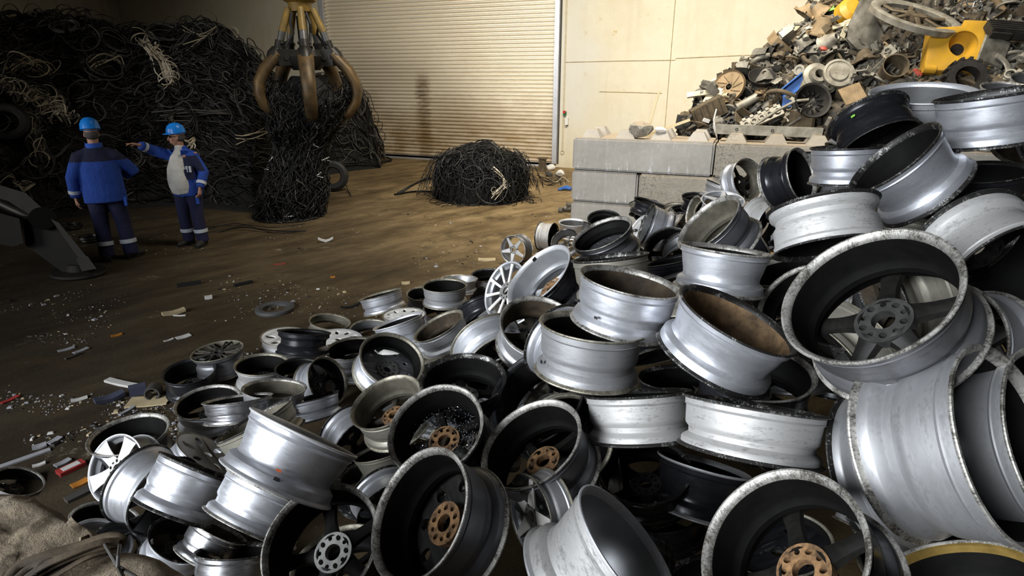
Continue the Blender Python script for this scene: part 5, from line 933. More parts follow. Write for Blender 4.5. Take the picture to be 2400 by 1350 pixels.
# larger pieces, one object each
def k_plate(m): 
    L = rs.uniform(.15, .4); w = rs.uniform(.08, .22); m.box((0, 0, 0), (L, w, .015)); m.box((L / 2, 0, .03), (.012, w, .07)); m.box((-L * .2, w / 2, .025), (L * .5, .012, .06))
def k_pipe(m): 
    L = rs.uniform(.2, .6); r = rs.uniform(.02, .05); m.lathe([(r, -L / 2), (r, L / 2), (r * .8, L / 2), (r * .8, -L / 2)], 16, Matrix.Rotation(PI / 2, 4, 'Y'), close=True)
def k_bar(m):
    L = rs.uniform(.3, .9); m.box((0, 0, 0), (L, .05, .012)); m.box((0, .02, .02), (L, .012, .05))
def k_disc(m):
    r = rs.uniform(.09, .17); m.lathe([(r * .25, 0), (r, 0), (r, .03), (r * .7, .035), (r * .6, .07), (r * .25, .07)], 28, close=True); [m.cyl((r * .82 * math.cos(a), r * .82 * math.sin(a), .025), (r * .82 * math.cos(a), r * .82 * math.sin(a), .05), .012, 8) for a in (0, 1.57, 3.14, 4.71)]
def k_housing(m):
    r = rs.uniform(.10, .18); h_ = rs.uniform(.1, .22); m.lathe([(r * .4, h_), (r * .55, h_), (r * .7, h_ * .6), (r * 1.0, h_ * .15), (r * 1.12, .02), (r * 1.12, 0), (r * .95, 0), (r * .6, h_ * .55), (r * .4, h_ * .8)], 22, close=True)
    for a in range(0, 6): m.box((r * 1.12 * math.cos(a), r * 1.12 * math.sin(a), .02), (.05, .05, .04), Matrix.Rotation(a, 3, 'Z'))
def k_head(m):
    L = rs.uniform(.3, .5); m.box((0, 0, 0), (L, .16, .10)); n_ = 4
    for i in range(n_): x = (i - 1.5) * L / 4.4; m.lathe([(.03, .05), (.04, .05), (.04, .085), (.028, .085)], 12, Matrix.Translation((x, 0, 0)), close=True); m.box((x, .09, .02), (.04, .04, .05)); m.box((x, -.09, -.01), (.05, .03, .06))
def k_ring(m):
    r = rs.uniform(.10, .2); w = rs.uniform(.012, .03); m.lathe([(r + w * math.cos(a), w * math.sin(a)) for a in [i * PI / 4 for i in range(8)]], 30, close=True)
def k_elbow(m):
    r = rs.uniform(.03, .05); R_ = rs.uniform(.1, .16); A = rs.uniform(1.2, 2.4); m.tube([(R_ * math.cos(A * i / 9), R_ * math.sin(A * i / 9), 0) for i in range(10)], r, 12); m.lathe([(r, -.01), (r * 1.7, -.01), (r * 1.7, .02), (r, .02)], 14, Matrix.Translation((R_, 0, 0)) @ Matrix.Rotation(PI / 2, 4, 'X'), close=True)
def k_lump(m):
    s_ = rs.uniform(.08, .16); m.box((0, 0, 0), (s_ * 1.6, s_, s_ * .8), None, 0, .75); m.cyl((s_ * .3, 0, s_ * .2), (s_ * .3, 0, s_ * .75), s_ * .3, 12); m.cyl((-s_ * .5, -s_ * .6, 0), (-s_ * .5, s_ * .75, 0), s_ * .16, 10); m.box((-s_ * .9, 0, -s_ * .2), (s_ * .5, s_ * .4, s_ * .25))
def k_sheet(m):
    L = rs.uniform(.2, .5); w = rs.uniform(.1, .25); n_ = 7; vs = []; a0 = rs.uniform(-2, 2)
    for i in range(n_):
        s_ = i / (n_ - 1) - .5; z = .12 * math.sin(a0 + 4 * s_); vs += [(s_ * L, -w / 2, z), (s_ * L, w / 2, z + .03), (s_ * L, w / 2, z + .022), (s_ * L, -w / 2, z - .008)]
    m.add(vs, [(4 * i + j, 4 * i + (j + 1) % 4, 4 * i + 4 + (j + 1) % 4, 4 * i + 4 + j) for i in range(n_ - 1) for j in range(4)] + [(0, 1, 2, 3), tuple(4 * (n_ - 1) + j for j in range(4))])
def k_arm(m):
    L = rs.uniform(.25, .5); m.tube([(-L / 2, 0, 0), (-L * .2, .02, .02), (L * .2, -.02, .01), (L / 2, .03, 0)], [.03, .022, .025, .03], 8, flat=1.6); [m.lathe([(.02, -.03), (.05, -.03), (.05, .03), (.02, .03)], 14, Matrix.Translation((x, y, 0)), close=True) for x, y in ((-L / 2, 0), (L / 2, .03))]
KIND = [('metal_bracket', 'bent metal bracket', k_plate, 'bracket'), ('pipe_offcut', 'short pipe offcut', k_pipe, 'pipe'), ('profile_bar', 'angle profile bar', k_bar, 'bar'), ('flanged_disc', 'flanged metal disc', k_disc, 'disc'), ('gearbox_housing', 'bell shaped cast housing', k_housing, 'housing'), ('engine_block', 'cast block with holes', k_head, 'engine part'), ('metal_ring', 'thin metal ring', k_ring, 'ring'), ('pipe_elbow', 'curved pipe elbow', k_elbow, 'pipe'), ('cast_lump', 'knobbly cast metal lump', k_lump, 'metal part'), ('sheet_piece', 'curled sheet metal piece', k_sheet, 'sheet metal'), ('suspension_link', 'metal arm with end eyes', k_arm, 'metal part')]
LM = [((2240, 108), 'by the yellow bracket'), ((2140, 50), 'by the big spoked wheel'), ((1860, 205), 'by the blue scrap piece'), ((1900, 240), 'by the dark round housing'), ((1705, 205), 'by the brown slotted disc'), ((1770, 300), 'above the long metal rail'), ((1640, 280), 'at the left foot of the scrap heap'), ((1780, 150), 'by the brown metal dish'), ((1965, 172), 'by the pale round cover'), ((1880, 90), 'at the upper left edge of the heap'), ((2040, 40), 'by the grey shovel plate'), ((2340, 120), 'right of the yellow bracket'), ((2060, 190), 'in the middle of the scrap heap'), ((1980, 30), 'by the round yellow piece'), ((2300, 20), 'at the top right of the scrap heap'), ((2100, 150), 'below the big spoked wheel')]
TONE = {'grey': 'grey', 'light': 'pale grey', 'brown': 'rusty brown', 'dark': 'blackish', 'cream': 'cream', 'tan': 'tan'}
KEEP = [(2240, 108, 75), (2145, 48, 105), (1862, 205, 42), (1902, 238, 40), (1705, 200, 34), (1965, 172, 34), (2030, 50, 44), (1993, 25, 36)]
def free(x, y): return all(math.hypot(x - a, (y - b) * 1.2) > r for a, b, r in KEEP)
made = 0; tries = 0; spots = []
while made < 285 and tries < 6000:
    tries += 1; x = rs.uniform(1612, 2400); yt = lerp_pts(SIL, x); y = rs.uniform(max(yt + 4, 0), 300 if x < 1880 else 215)
    if not free(x, y) or any(abs(x - a) + abs(y - b) < 17 for a, b in spots): continue
    spots.append((x, y)); nm, desc, fn, cat = rs.choice(KIND); tone = rs.choices(list(TONE), (9, 6, 6, 3, 1, 1.2))[0]; m = MB(); fn(m)
    lm = min(LM, key=lambda q: math.hypot(q[0][0] - x, q[0][1] - y))[1]
    o = m.build(nm, SC[tone], smooth=35, loc=sp(x, y, rs.uniform(.06, .17))); o.rotation_euler = (rs.uniform(-1.0, 1.4), rs.gauss(0, .5), rs.uniform(0, 6.28)); k_ = rs.uniform(.8, 1.2); o.scale = (k_, k_, k_)
    tag(o, f'{TONE[tone]} {desc} {lm}', cat, f'{desc}s in the scrap heap'); made += 1
# featured pieces
def feat(name, label, cat, x, y, out, rot, fn, mat, sc_=1.0):
    m = MB(); fn(m); o = m.build(name, mat, smooth=35, loc=sp(x, y, out)); o.rotation_euler = rot; k = sc_ * (1 - .22 * min(1, max(0, (x - 1700) / 500))); o.scale = (k,) * 3; tag(o, label, cat); return o
camaz = math.atan2(-9.6, -3.2)
# big spoked wheel
p = sp(2145, 40, .60); bw = thing('cartwheel', 'big dusty spoked wheel lying flat on top of the scrap heap', 'wheel', p, (math.radians(24), math.radians(8), YAW)); bw.scale = (.72,) * 3
m = MB(); m.lathe([(.66, -.05), (.76, -.07), (.82, -.06), (.83, .04), (.78, .06), (.68, .05), (.64, .02)], 56, close=True); m.build('wheel_rim', SC['light'], bw)
m = MB(); m.lathe([(.06, -.07), (.16, -.07), (.18, .06), (.06, .08)], 24, close=True); m.build('hub', SC['brown'], bw)
for k in range(6): a = PI / 3 * k + .2; m = MB(); m.tube([(.15 * math.cos(a), .15 * math.sin(a), .03), (.42 * math.cos(a + .08), .42 * math.sin(a + .08), -.02), (.67 * math.cos(a), .67 * math.sin(a), 0)], [.05, .04, .055], 8, flat=.6); m.build('spoke', SC['brown'], bw)
# yellow bracket with a funnel
p = sp(2243, 108, .5); yb = thing('yellow_bracket', 'bright yellow square bracket with a deep round pocket on the scrap heap', 'bracket', p); yq = Matrix((Vector((1, .1, -.06)), Vector((.05, .35, .93)), Vector((.13, -.93, .34)))).transposed()
def orth(Mx): 
    a, b = Vector(Mx.col[0]).normalized(), Vector(Mx.col[1]); b = (b - a * b.dot(a)).normalized(); return Matrix((a, b, a.cross(b))).transposed()
yb.rotation_euler = orth(yq).to_euler()
S = .41; yb.scale = (.80,) * 3
me = plate_mesh('face_plate', [[(-S, -S), (S, -S), (S, S * .9), (S * .9, S), (S * .12, S), (S * .05, S * .76), (-S * .85, S * .66), (-S, S * .58)], circ(.22, 28, .08, .03)], .018, .01); obj('face_plate', me, M['yb'], yb)
m = MB(); m.lathe([(.22, .0), (.20, -.06), (.16, -.14), (.13, -.20), (.10, -.205)], 28, Matrix.Translation((.08, .03, 0))); m.build('pocket', M['yb'], yb)
m = MB(); m.lathe([(.001, -.20), (.13, -.20)], 24, Matrix.Translation((.08, .03, -.006))); m.build('pocket_hole', SC['dark'], yb)
m = MB(); m.box((0, -S, -.10), (2 * S, .03, .22)); m.box((S, 0, -.1), (.03, 2 * S * .95, .22)); m.box((-S, -.05, -.1), (.03, 1.6 * S, .22)); m.build('side_flange', M['yb'], yb)
for x_ in (-.34, .40): m = MB(); m.tube([(x_ - .09, -S + .02, -.02), (x_ + .09, -S + .02, -.02)], .07, 14); m.build('lug', M['yb'], yb)
feat('yellow_dome', 'round bright yellow piece at the upper edge of the scrap heap', 'metal part', 1994, 26, .25, (1.0, .2, .3), lambda m: (m.lathe([(.001, .12), (.14, .11), (.22, .04), (.24, -.10), (.21, -.10), (.12, .05)], 26), m.box((.15, 0, -.02), (.3, .22, .03))), M['yb'])
p = sp(2030, 62, .4)
o = obj('shovel_plate', plate_mesh('shovel_plate', [[(-.05, .62), (.08, .60), (.10, .15), (.24, -.10), (.16, -.32), (-.08, -.36), (-.24, -.22), (-.24, .0)], circ(.03, 12, .02, .5)], .012, .004), SC['grey'], loc=p); o.rotation_euler = (1.15, .1, .25); tag(o, 'grey flat shovel shaped plate standing upright in the scrap heap', 'plate')
feat('green_strip', 'bright green strip at the top edge of the scrap heap', 'strip', 1962, 19, .2, (.9, -.15, .2), lambda m: m.tube([(-.22, 0, -.04), (-.1, 0, .02), (.1, 0, .045), (.24, 0, .04)], [.03, .045, .045, .02], 8, flat=.3), M['greenb'])
feat('plastic_stick', 'pale cream flat stick at the upper left of the scrap heap', 'stick', 1962, 62, .3, (1.0, -.3, .1), lambda m: (m.box((0, 0, 0), (.42, .07, .03)), m.box((.17, 0, 0), (.12, .11, .03))), SC['cream'])
feat('blue_scrap', 'blue folded plastic piece on the scrap heap above the black wheel', 'plastic', 1862, 205, .3, (1.25, -.75, .15), lambda m: (m.box((0, 0, 0), (.42, .16, .02), None, 0, .9), m.box((.0, .09, .05), (.40, .02, .12)), m.box((-.2, -.10, .03), (.20, .14, .02), Matrix.Rotation(.8, 3, 'Z'))), M['blueb'])
feat('round_housing', 'dark round clutch housing with ribbed inside facing the viewer', 'housing', 1902, 238, .35, (1.15, .25, .25), lambda m: (m.lathe([(.05, -.14), (.10, -.15), (.16, -.12), (.22, -.02), (.25, .06), (.28, .07), (.28, .03), (.24, -.04), (.17, -.16), (.08, -.19), (.05, -.19)], 34, close=True), [m.box((.17 * math.cos(a), .17 * math.sin(a), -.05), (.10, .014, .05), Matrix.Rotation(a, 3, 'Z')) for a in [PI / 6 * k for k in range(12)]]), SC['dark'])
feat('slotted_disc', 'brown round disc with curved slots leaning at the left of scrap heap', 'disc', 1708, 203, .3, (1.2, .15, -.5), lambda m: (m.lathe([(.05, .0), (.24, .0), (.26, .03), (.26, -.03), (.23, -.03), (.22, -.012), (.05, -.012)], 36, close=True), [m.tube([(.07 * math.cos(a), .07 * math.sin(a), .006), (.14 * math.cos(a + .35), .14 * math.sin(a + .35), .008), (.22 * math.cos(a + .5), .22 * math.sin(a + .5), .006)], .008, 6) for a in [PI / 5 * k for k in range(10)]]), SC['tan'])
feat('round_cover', 'pale grey round cover with two small holes in the scrap heap', 'cover', 1965, 172, .3, (1.05, .2, .1), lambda m: (m.lathe([(.001, .05), (.14, .05), (.15, .02), (.19, .02), (.20, .035), (.24, .03), (.24, -.02), (.001, -.02)], 34), [m.cyl((x, -.02, .045), (x, -.02, .056), .014, 10) for x in (-.05, .06)]), SC['light'])
feat('cast_flange', 'pale cast flange with a round bore beside the blue scrap piece', 'metal part', 1915, 178, .3, (1.1, .3, .2), lambda m: (m.lathe([(.07, .09), (.13, .09), (.15, .03), (.22, .0), (.22, -.04), (.07, -.04)], 26, close=True), m.box((-.02, -.2, -.03), (.34, .24, .04))), SC['light'])
feat('bowl', 'brown metal dish on the left silhouette of the scrap heap', 'dish', 1775, 152, .2, (.35, .3, 0), lambda m: m.lathe([(.07, -.10), (.15, -.03), (.18, .05), (.19, .05), (.16, -.04), (.07, -.12)], 28, close=True), SC['brown'])
feat('bowl', 'blackish metal dish just below the brown dish on the scrap heap', 'dish', 1785, 184, .35, (.6, .1, 0), lambda m: m.lathe([(.07, -.10), (.15, -.03), (.20, .05), (.21, .05), (.17, -.04), (.07, -.12)], 28, close=True), SC['dark'])
feat('metal_funnel', 'pale grey funnel shaped pot in upper part of the scrap heap', 'metal part', 1945, 96, .3, (1.0, .5, .5), lambda m: m.lathe([(.05, .14), (.08, .12), (.15, -.10), (.17, -.12), (.16, -.13), (.13, -.10), (.04, .12)], 26, close=True), SC['light'])
feat('grey_sheet', 'large smooth grey panel right of the yellow bracket', 'panel', 2330, 120, .5, (1.2, .3, .2), lambda m: m.box((0, 0, 0), (.42, .46, .02), None, 0, .9), SC['grey'])
feat('ridged_casing', 'dark ridged casing at the right edge above the grey panel', 'casing', 2370, 72, .5, (.6, .1, .2), lambda m: (m.box((0, 0, 0), (.7, .3, .14)), [m.box((0, y, .08), (.68, .03, .03)) for y in (-.12, -.06, 0, .06, .12)], m.box((-.2, -.17, 0), (.3, .06, .1))), SC['dark'])
feat('wire_basket', 'shiny wire basket frame near the top right of the scrap heap', 'wire', 2272, 22, .35, (.9, .2, 0), lambda m: [m.lathe([(r + .012 * math.cos(a), .012 * math.sin(a) + z) for a in [i * PI / 3 for i in range(6)]], 26, close=True) for r, z in ((.2, 0), (.16, .08), (.11, .15))] + [m.tube([(.2 * math.cos(a), .2 * math.sin(a), 0), (.11 * math.cos(a), .11 * math.sin(a), .15), (0, 0, .17)], .01, 6) for a in (0, 1.57, 3.14, 4.7)], M['chrome'])
feat('toothed_drum', 'dark toothed drum under the yellow bracket', 'drum', 2262, 186, .4, (1.2, .1, .1), lambda m: (m.lathe([(.18, -.1), (.30, -.1), (.30, .1), (.18, .1)], 36, close=True), [m.box((.31 * math.cos(a), .31 * math.sin(a), 0), (.06, .05, .2), Matrix.Rotation(a, 3, 'Z')) for a in [PI / 8 * k for k in range(16)]]), SC['dark'])
feat('curved_guard', 'pale curved guard ring right below the yellow bracket', 'guard', 2320, 165, .45, (1.1, .2, .2), lambda m: m.tube([(.28 * math.cos(a), .28 * math.sin(a), 0) for a in [-1.4 + .2 * k for k in range(15)]], .045, 8, flat=.5), SC['light'])
feat('dark_pot', 'dark open cylinder pot in the middle of the scrap heap', 'pot', 2090, 165, .4, (1.1, -.3, .3), lambda m: m.lathe([(.17, -.16), (.19, .16), (.20, .18), (.18, .18), (.16, -.14), (.001, -.15)], 30), SC['brown'])
feat('red_lump', 'small red piece in the scrap heap left of the pale funnel', 'plastic', 1930, 114, .35, (.5, .3, 0), lambda m: m.ball((0, 0, 0), .05, 1.3, 1, .7, 10), M['redb'])
feat('red_bit', 'small red orange piece below left of the yellow bracket', 'plastic', 2150, 168, .45, (.5, .8, 0), lambda m: (m.box((0, 0, 0), (.14, .07, .05), None, 0, .6), m.box((.06, 0, .02), (.05, .1, .02))), M['redb'])
feat('brown_board', 'square tan board lying just above the black dark wheel on scrap heap', 'board', 1998, 220, .35, (.95, -.35, .4), lambda m: m.box((0, 0, 0), (.34, .30, .02)), SC['tan'])
feat('brown_box', 'rusty brown open box above the long rail', 'box', 1735, 280, .3, (.9, .5, .7), lambda m: (m.box((0, 0, 0), (.22, .2, .02)), m.box((.11, 0, .06), (.015, .2, .12)), m.box((0, .1, .06), (.22, .015, .12))), SC['brown'])
feat('engine_block', 'pale cast strip with a row of round holes lying above the rail', 'engine part', 1785, 278, .35, (1.0, -.45, .3), lambda m: (m.box((0, 0, 0), (.62, .17, .07)), [m.lathe([(.025, .035), (.05, .035), (.05, .06), (.03, .06)], 12, Matrix.Translation(((i - 2) * .12, 0, 0)), close=True) for i in range(5)], [m.box(((i - 2) * .12, .09, .02), (.05, .04, .06)) for i in range(5)]), SC['light'])
feat('grey_pipe', 'fat pale pipe stub lying left of the dark round housing', 'pipe', 1750, 240, .35, (0, -.5, .4), lambda m: m.lathe([(.065, -.17), (.065, .17), (.05, .17), (.05, -.17)], 20, Matrix.Rotation(PI / 2, 4, 'Y'), close=True), SC['light'])
feat('bent_rod', 'long bent pale rod in front of the dark round housing', 'rod', 1838, 262, .45, (0, 0, .15), lambda m: m.tube([(-.42, 0, -.22), (-.1, 0, .02), (.14, 0, .16), (.32, 0, .18)], .022, 8), SC['light'])
feat('white_rag', 'white torn plastic scrap at the left foot of scrap heap', 'plastic', 1672, 288, .35, (.2, .3, .4), lambda m: (m.tube([(-.05, 0, .2), (-.02, 0, .06), (.05, 0, -.06), (.16, 0, -.2)], [.025, .03, .06, .02], 8, flat=.4), m.box((-.12, 0, .0), (.1, .03, .05))), M['whitep'])
feat('cream_sheet', 'cream bent panel at the left silhouette of the scrap heap', 'panel', 1672, 225, .25, (1.1, .3, -.2), lambda m: (m.box((0, 0, 0), (.22, .3, .02)), m.box((-.22, -.05, .02), (.36, .08, .05), Matrix.Rotation(.5, 3, 'Z'))), SC['cream'])
feat('dark_chest', 'dark rectangular radiator box at left foot of the scrap heap', 'box', 1660, 260, .3, (.1, -.5, .3), lambda m: (m.box((0, 0, 0), (.5, .2, .28)), [m.box((x, -.11, 0), (.02, .02, .26)) for x in (-.2, -.1, 0, .1, .2)]), SC['brown'])
feat('dark_machine_part', 'black knobbly machine part at the lowest left end of scrap heap', 'machine part', 1600, 285, .2, (.1, 0, .2), lambda m: (m.box((0, 0, 0), (.22, .18, .2), None, 0, .8), m.cyl((.05, -.1, 0), (.05, -.2, .02), .06, 12), m.cyl((.25, 0, 0), (.5, 0, .03), .035, 10), m.box((.32, 0, -.03), (.2, .14, .12))), SC['dark'])
# on the block wall
z0 = 1.497
p = ony(1800, 303, 9.55); rl = thing('metal_rail', 'long pale channel rail lying on top of the blocks before the scrap heap', 'rail', (p.x, p.y, 1.655), (0, math.radians(.5), math.radians(1)))
m = MB(); m.box((0, 0, 0), (1.42, .02, .13)); m.box((0, .05, .06), (1.42, .11, .014)); m.box((0, .05, -.06), (1.42, .11, .014)); m.build('channel', SC['light'], rl)
for x in (-.42, .06): m = MB(); m.lathe([(.012, 0), (.022, 0), (.022, .008), (.012, .008)], 10, Matrix.Translation((x, -.018, .01)) @ Matrix.Rotation(PI / 2, 4, 'X'), close=True); m.build('hole_rim', SC['dark'], rl)
def rock(name, label, cat, p, r, mat, sx=1, sy=1, sz=1, seed=0, rot=(0, 0, 0)):
    bm = bmesh.new(); bmesh.ops.create_icosphere(bm, subdivisions=2, radius=1); q = random.Random(seed)
    pl = [Vector((q.gauss(0, 1), q.gauss(0, 1), q.gauss(0, 1))).normalized() for _ in range(9)]
    for v in bm.verts:
        for n_ in pl:
            d = v.co.dot(n_)
            if d > .66: v.co -= n_ * (d - .66)
        v.co *= 1 + .08 * noise.noise(v.co * 2 + Vector((seed, 0, 0))); v.co = Vector((v.co.x * sx, v.co.y * sy, v.co.z * sz)) * r
    me = bpy.data.meshes.new(name); bm.to_mesh(me); bm.free(); o = obj(name, me, mat); o.location = p; o.rotation_euler = rot; tag(o, label, cat); return o
p = ony(1503, 306, 9.42); rock('concrete_chunk', 'broken concrete chunk lying on top of the corner block', 'rubble', (p.x, 9.42, 1.62), .17, M['block2'], 1.25, .8, .85, 4)
p = ony(1527, 295, 9.85)
m = MB(); m.box((0, 0, .30), (.028, .02, .72), Matrix.Rotation(.22, 3, 'Y')); o = m.build('wood_stick', M['woodp'], loc=(p.x, 9.85, 1.53)); tag(o, 'thin pale wood stick standing up behind the concrete chunk', 'stick')
m = MB(); m.box((.28, 0, .1), (.68, .04, .04), Matrix.Rotation(-.38, 3, 'Y')); o = m.build('wood_stick', M['woodp'], loc=(p.x, 9.7, 1.55)); tag(o, 'thick pale wood batten leaning right beside the concrete chunk', 'stick')
rock('plaster_chunk', 'small white chunk beside the wood sticks on the block', 'rubble', (ony(1548, 302, 9.4).x, 9.42, 1.64), .09, M['whitep'], 1.1, .7, .6, 6)
# junk beside the block wall end
p = onz(1300, 412); rb = [(1292, 388, .11, 'white round ball-like reel lying beside the block wall end', M['whitep']), (1312, 402, .10, 'pale flattened round pack at the foot of the block wall', M['whitep']), (1286, 405, .09, 'dark round lump beside the white reel', M['cab3']), (1318, 378, .13, 'white crumpled sack beside the block wall end', M['whitep']), (1300, 374, .10, 'dark bag lump above the white reel', M['cab2'])]
for k, (x, y, r, lb, mt) in enumerate(rb): b_ = onz(x, y + r * 100); rock('scrap_lump', lb, 'scrap', b_ + Vector((0, 0, r * .75 + (.04 if y < 380 else 0))), r * 1.25, mt, 1.15, .9, .85, 20 + k)
b_ = onz(1271, 402); m = MB(); m.box((0, 0, .17), (.16, .16, .34)); m.box((0, 0, .35), (.24, .22, .03)); o = m.build('steel_post', SC['brown'], loc=b_); tag(o, 'short rusty steel post stub standing near the roller door corner', 'post')
tangle('cable_bundle', 'thin black and white cable scraps beside the block wall end', [onz(1270, 420, .03), onz(1290, 428, .08), onz(1310, 420, .06), onz(1322, 430, .04)], 8, .12, .06, [M['cab'], M['pale']], 31, r=.008)
b_ = onz(1327, 447); m = MB(); m.tube([(-.12, 0, .04), (0, .02, .07), (.12, 0, .05)], [.05, .08, .05], 10, flat=.6); m.tube([(-.1, -.03, .03), (-.17, -.07, .03)], .025, 8); m.tube([(-.08, .05, .03), (-.16, .07, .03)], .025, 8); o = m.build('glove', M['blueb'], loc=b_); tag(o, 'blue glove lying at the foot of the block wall', 'glove')
b_ = onz(1318, 498); m = MB(); m.cyl((-.06, 0, .05), (.02, -.02, .05), .05, 14); m.cyl((.0, .05, .07), (.14, .07, .07), .05, 12); m.box((.12, .08, .10), (.14, .1, .12), Euler((.3, .2, .5)).to_matrix()); o = m.build('machine_fitting', SC['grey'], loc=b_); tag(o, 'small grey machine fitting with round white end at the block wall corner', 'fitting')
# ------------------------------------------------------------------ litter on the floor
rl_ = random.Random(9)
M['paper'] = plain('scrap_paper', (.62, .60, .57), .7, 0, .25, 8); M['orange'] = plain('orange_plastic', (.50, .19, .03), .5, 0, .3); M['redw'] = plain('red_packet', (.40, .045, .04), .5, 0, .2); M['ggrey'] = plain('grey_card', (.34, .34, .36), .7, 0, .3, 8); M['beige'] = plain('beige_wood_chip', (.50, .40, .24), .7, 0, .3); M['navyr'] = plain('dark_blue_rag', (.05, .055, .09), .85)
def flat(name, label, cat, x, y, L, w, ang, mat, th=.012, curl=.005, extra=None):
    p = onz(x, y); m = MB(); n_ = 5; vs = []
    for i in range(n_):
        s_ = i / (n_ - 1) - .5; ww = w * (1 - .25 * abs(s_) * rl_.random()); z = th + curl * (1 - math.cos(s_ * 5)) * .5
        vs += [(s_ * L, -ww / 2, z - th), (s_ * L, ww / 2, z - th), (s_ * L, ww / 2, z), (s_ * L, -ww / 2, z)]
    m.add(vs, [(4 * i + j, 4 * i + (j + 1) % 4, 4 * i + 4 + (j + 1) % 4, 4 * i + 4 + j) for i in range(n_ - 1) for j in range(4)] + [(0, 3, 2, 1), tuple(4 * (n_ - 1) + j for j in range(4))])
    o = m.build(name, mat, smooth=30, loc=p); o.rotation_euler = (0, 0, ang); tag(o, label, cat, 'litter on the floor'); return o
az = lambda x: math.atan2(ray(x, 675)[1], ray(x, 675)[0]) - PI / 2   # picture-right direction on the floor
flat('plastic_strip', 'white plastic strip lying diagonally near the black open wheel', 'strip', 285, 901, .32, .06, az(285) - .95, M['paper'], .02)
flat('perforated_card', 'pale card with rows of round dents beside the pipe end', 'card', 350, 942, .30, .16, az(350) - .4, M['beige'], .012)
flat('metal_strip', 'long grey flat strip at left edge of the floor', 'strip', 54, 1077, .30, .045, az(54) + .1, M['ggrey'], .01, 0)
pk = flat('packet', 'red and white packet left of the white five spoked wheel', 'packet', 168, 1100, .15, .075, az(168) + .35, M['redw'], .025, 0)
m = MB(); m.box((0, 0, .026), (.10, .05, .004)); m.build('printed_panel', M['paper'], pk)
flat('orange_plate', 'small orange plate with holes beside the white five spoked wheel', 'plate', 188, 1134, .09, .06, az(188) + .3, M['orange'], .008)
flat('paper_scrap', 'red and white scrap at the far left edge of floor', 'paper', 24, 938, .13, .04, az(24) + .5, M['redw'], .008)
flat('paper_scrap', 'white triangular scrap left of the dark blue rag', 'paper', 186, 937, .11, .05, az(186), M['paper'], .008)
flat('paper_scrap', 'white paper diamond on the middle floor left of spoked wheel', 'paper', 430, 790, .13, .08, az(430) + .3, M['paper'], .006)
flat('paper_scrap', 'small white shard just left of the paper diamond', 'paper', 396, 798, .09, .03, az(396) + .4, M['paper'], .006)
flat('plastic_scrap', 'small orange scrap on the dark floor', 'plastic', 274, 787, .09, .04, az(274) + .2, M['orange'], .01)
flat('card_scrap', 'grey card scrap on the dark floor left of the orange scrap', 'card', 156, 820, .13, .05, az(156) + .2, M['ggrey'], .008)
flat('card_scrap', 'grey card scrap right of its twin on the dark floor', 'card', 190, 823, .13, .05, az(190) + .5, M['ggrey'], .008)
flat('dark_strip', 'short dark strip below the two grey card scraps', 'strip', 171, 837, .13, .03, az(171) + .5, M['cab3'], .015)
flat('blue_rag', 'dark blue crumpled rag left of the dented card', 'rag', 258, 938, .20, .09, az(258) + .2, M['navyr'], .03, .02)
flat('beige_scrap', 'beige torn scrap with a white stick in the middle of the floor', 'scrap', 408, 736, .22, .08, az(408) + .2, M['beige'], .03, .015)
flat('white_stick', 'small white stick across the beige torn scrap', 'stick', 421, 741, .13, .015, az(421) - .5, M['paper'], .012)
flat('paper_scrap', 'tiny white crumple on the floor above the brake ring', 'paper', 489, 700, .08, .06, az(489), M['paper'], .03)
flat('black_bracket', 'black bar lying on the floor in front of the pointing worker', 'bar', 444, 669, .26, .05, az(444), M['rubber'], .04, 0)
flat('black_bracket', 'black bar lying right of the other bar on the floor', 'bar', 571, 667, .22, .05, az(571) + .3, M['rubber'], .03, 0)
flat('white_hook', 'white bent hook on the brown floor right of the workers', 'hook', 764, 567, .22, .04, az(764) - .1, M['paper'], .03, .05)
flat('wood_chip', 'tan flat chip on the floor beside the star faced wheel', 'chip', 1141, 610, .24, .12, az(1141), M['beige'], .015)
flat('wood_chip', 'small beige chip on the floor above the silver slanted wheel', 'chip', 951, 665, .10, .08, az(951), M['beige'], .015)
flat('orange_bit', 'tiny orange bit on the floor above the beige chip', 'plastic', 780, 651, .06, .03, az(780), M['orange'], .015)
flat('red_bit', 'red scrap inside the chalk ring mark on the floor', 'plastic', 655, 620, .16, .03, az(655), M['redb'], .01)
flat('paper_scrap', 'white scrap at the edge beside the lone dark wheel', 'paper', 92, 1091, .07, .03, az(92), M['paper'], .01)
flat('paper_scrap', 'pale oval scrap above the red and white packet', 'paper', 148, 1087, .09, .05, az(148) + .4, M['ggrey'], .012)
flat('paper_scrap', 'pale curl left of the black open wheel at the pile\'s left front', 'paper', 128, 1035, .09, .05, az(128) + .6, M['ggrey'], .012)
flat('metal_scrap', 'small pale ring scrap on the floor near left edge', 'scrap', 93, 1048, .08, .06, az(93), M['ggrey'], .012)
flat('grey_plate', 'dark grey plate under the white five spoked wheel', 'plate', 190, 1160, .16, .06, az(190) + .35, M['cab3'], .02, 0)
flat('white_shard', 'thin white shard in front of the pale lipped wheel', 'shard', 298, 965, .13, .03, az(298) + .7, M['ggrey'], .012)
flat('cable_offcut', 'short curved black cable offcut at the tip of the slanted silver wheel', 'cable', 822, 722, .22, .025, az(822) + .3, M['rubber'], .02, .03)
p = onz(367, 925); m = MB(); m.lathe([(.055, 0), (.055, .10), (.045, .10), (.045, .0)], 20, Matrix.Translation((0, 0, .055)) @ Matrix.Rotation(PI / 2, 4, 'X') @ Matrix.Rotation(-.3, 4, 'Y'), close=True); o = m.build('pipe_end', M['cab3'], loc=p); o.rotation_euler = (0, 0, az(367)); tag(o, 'short dark pipe end facing the viewer beside the black open wheel', 'pipe')
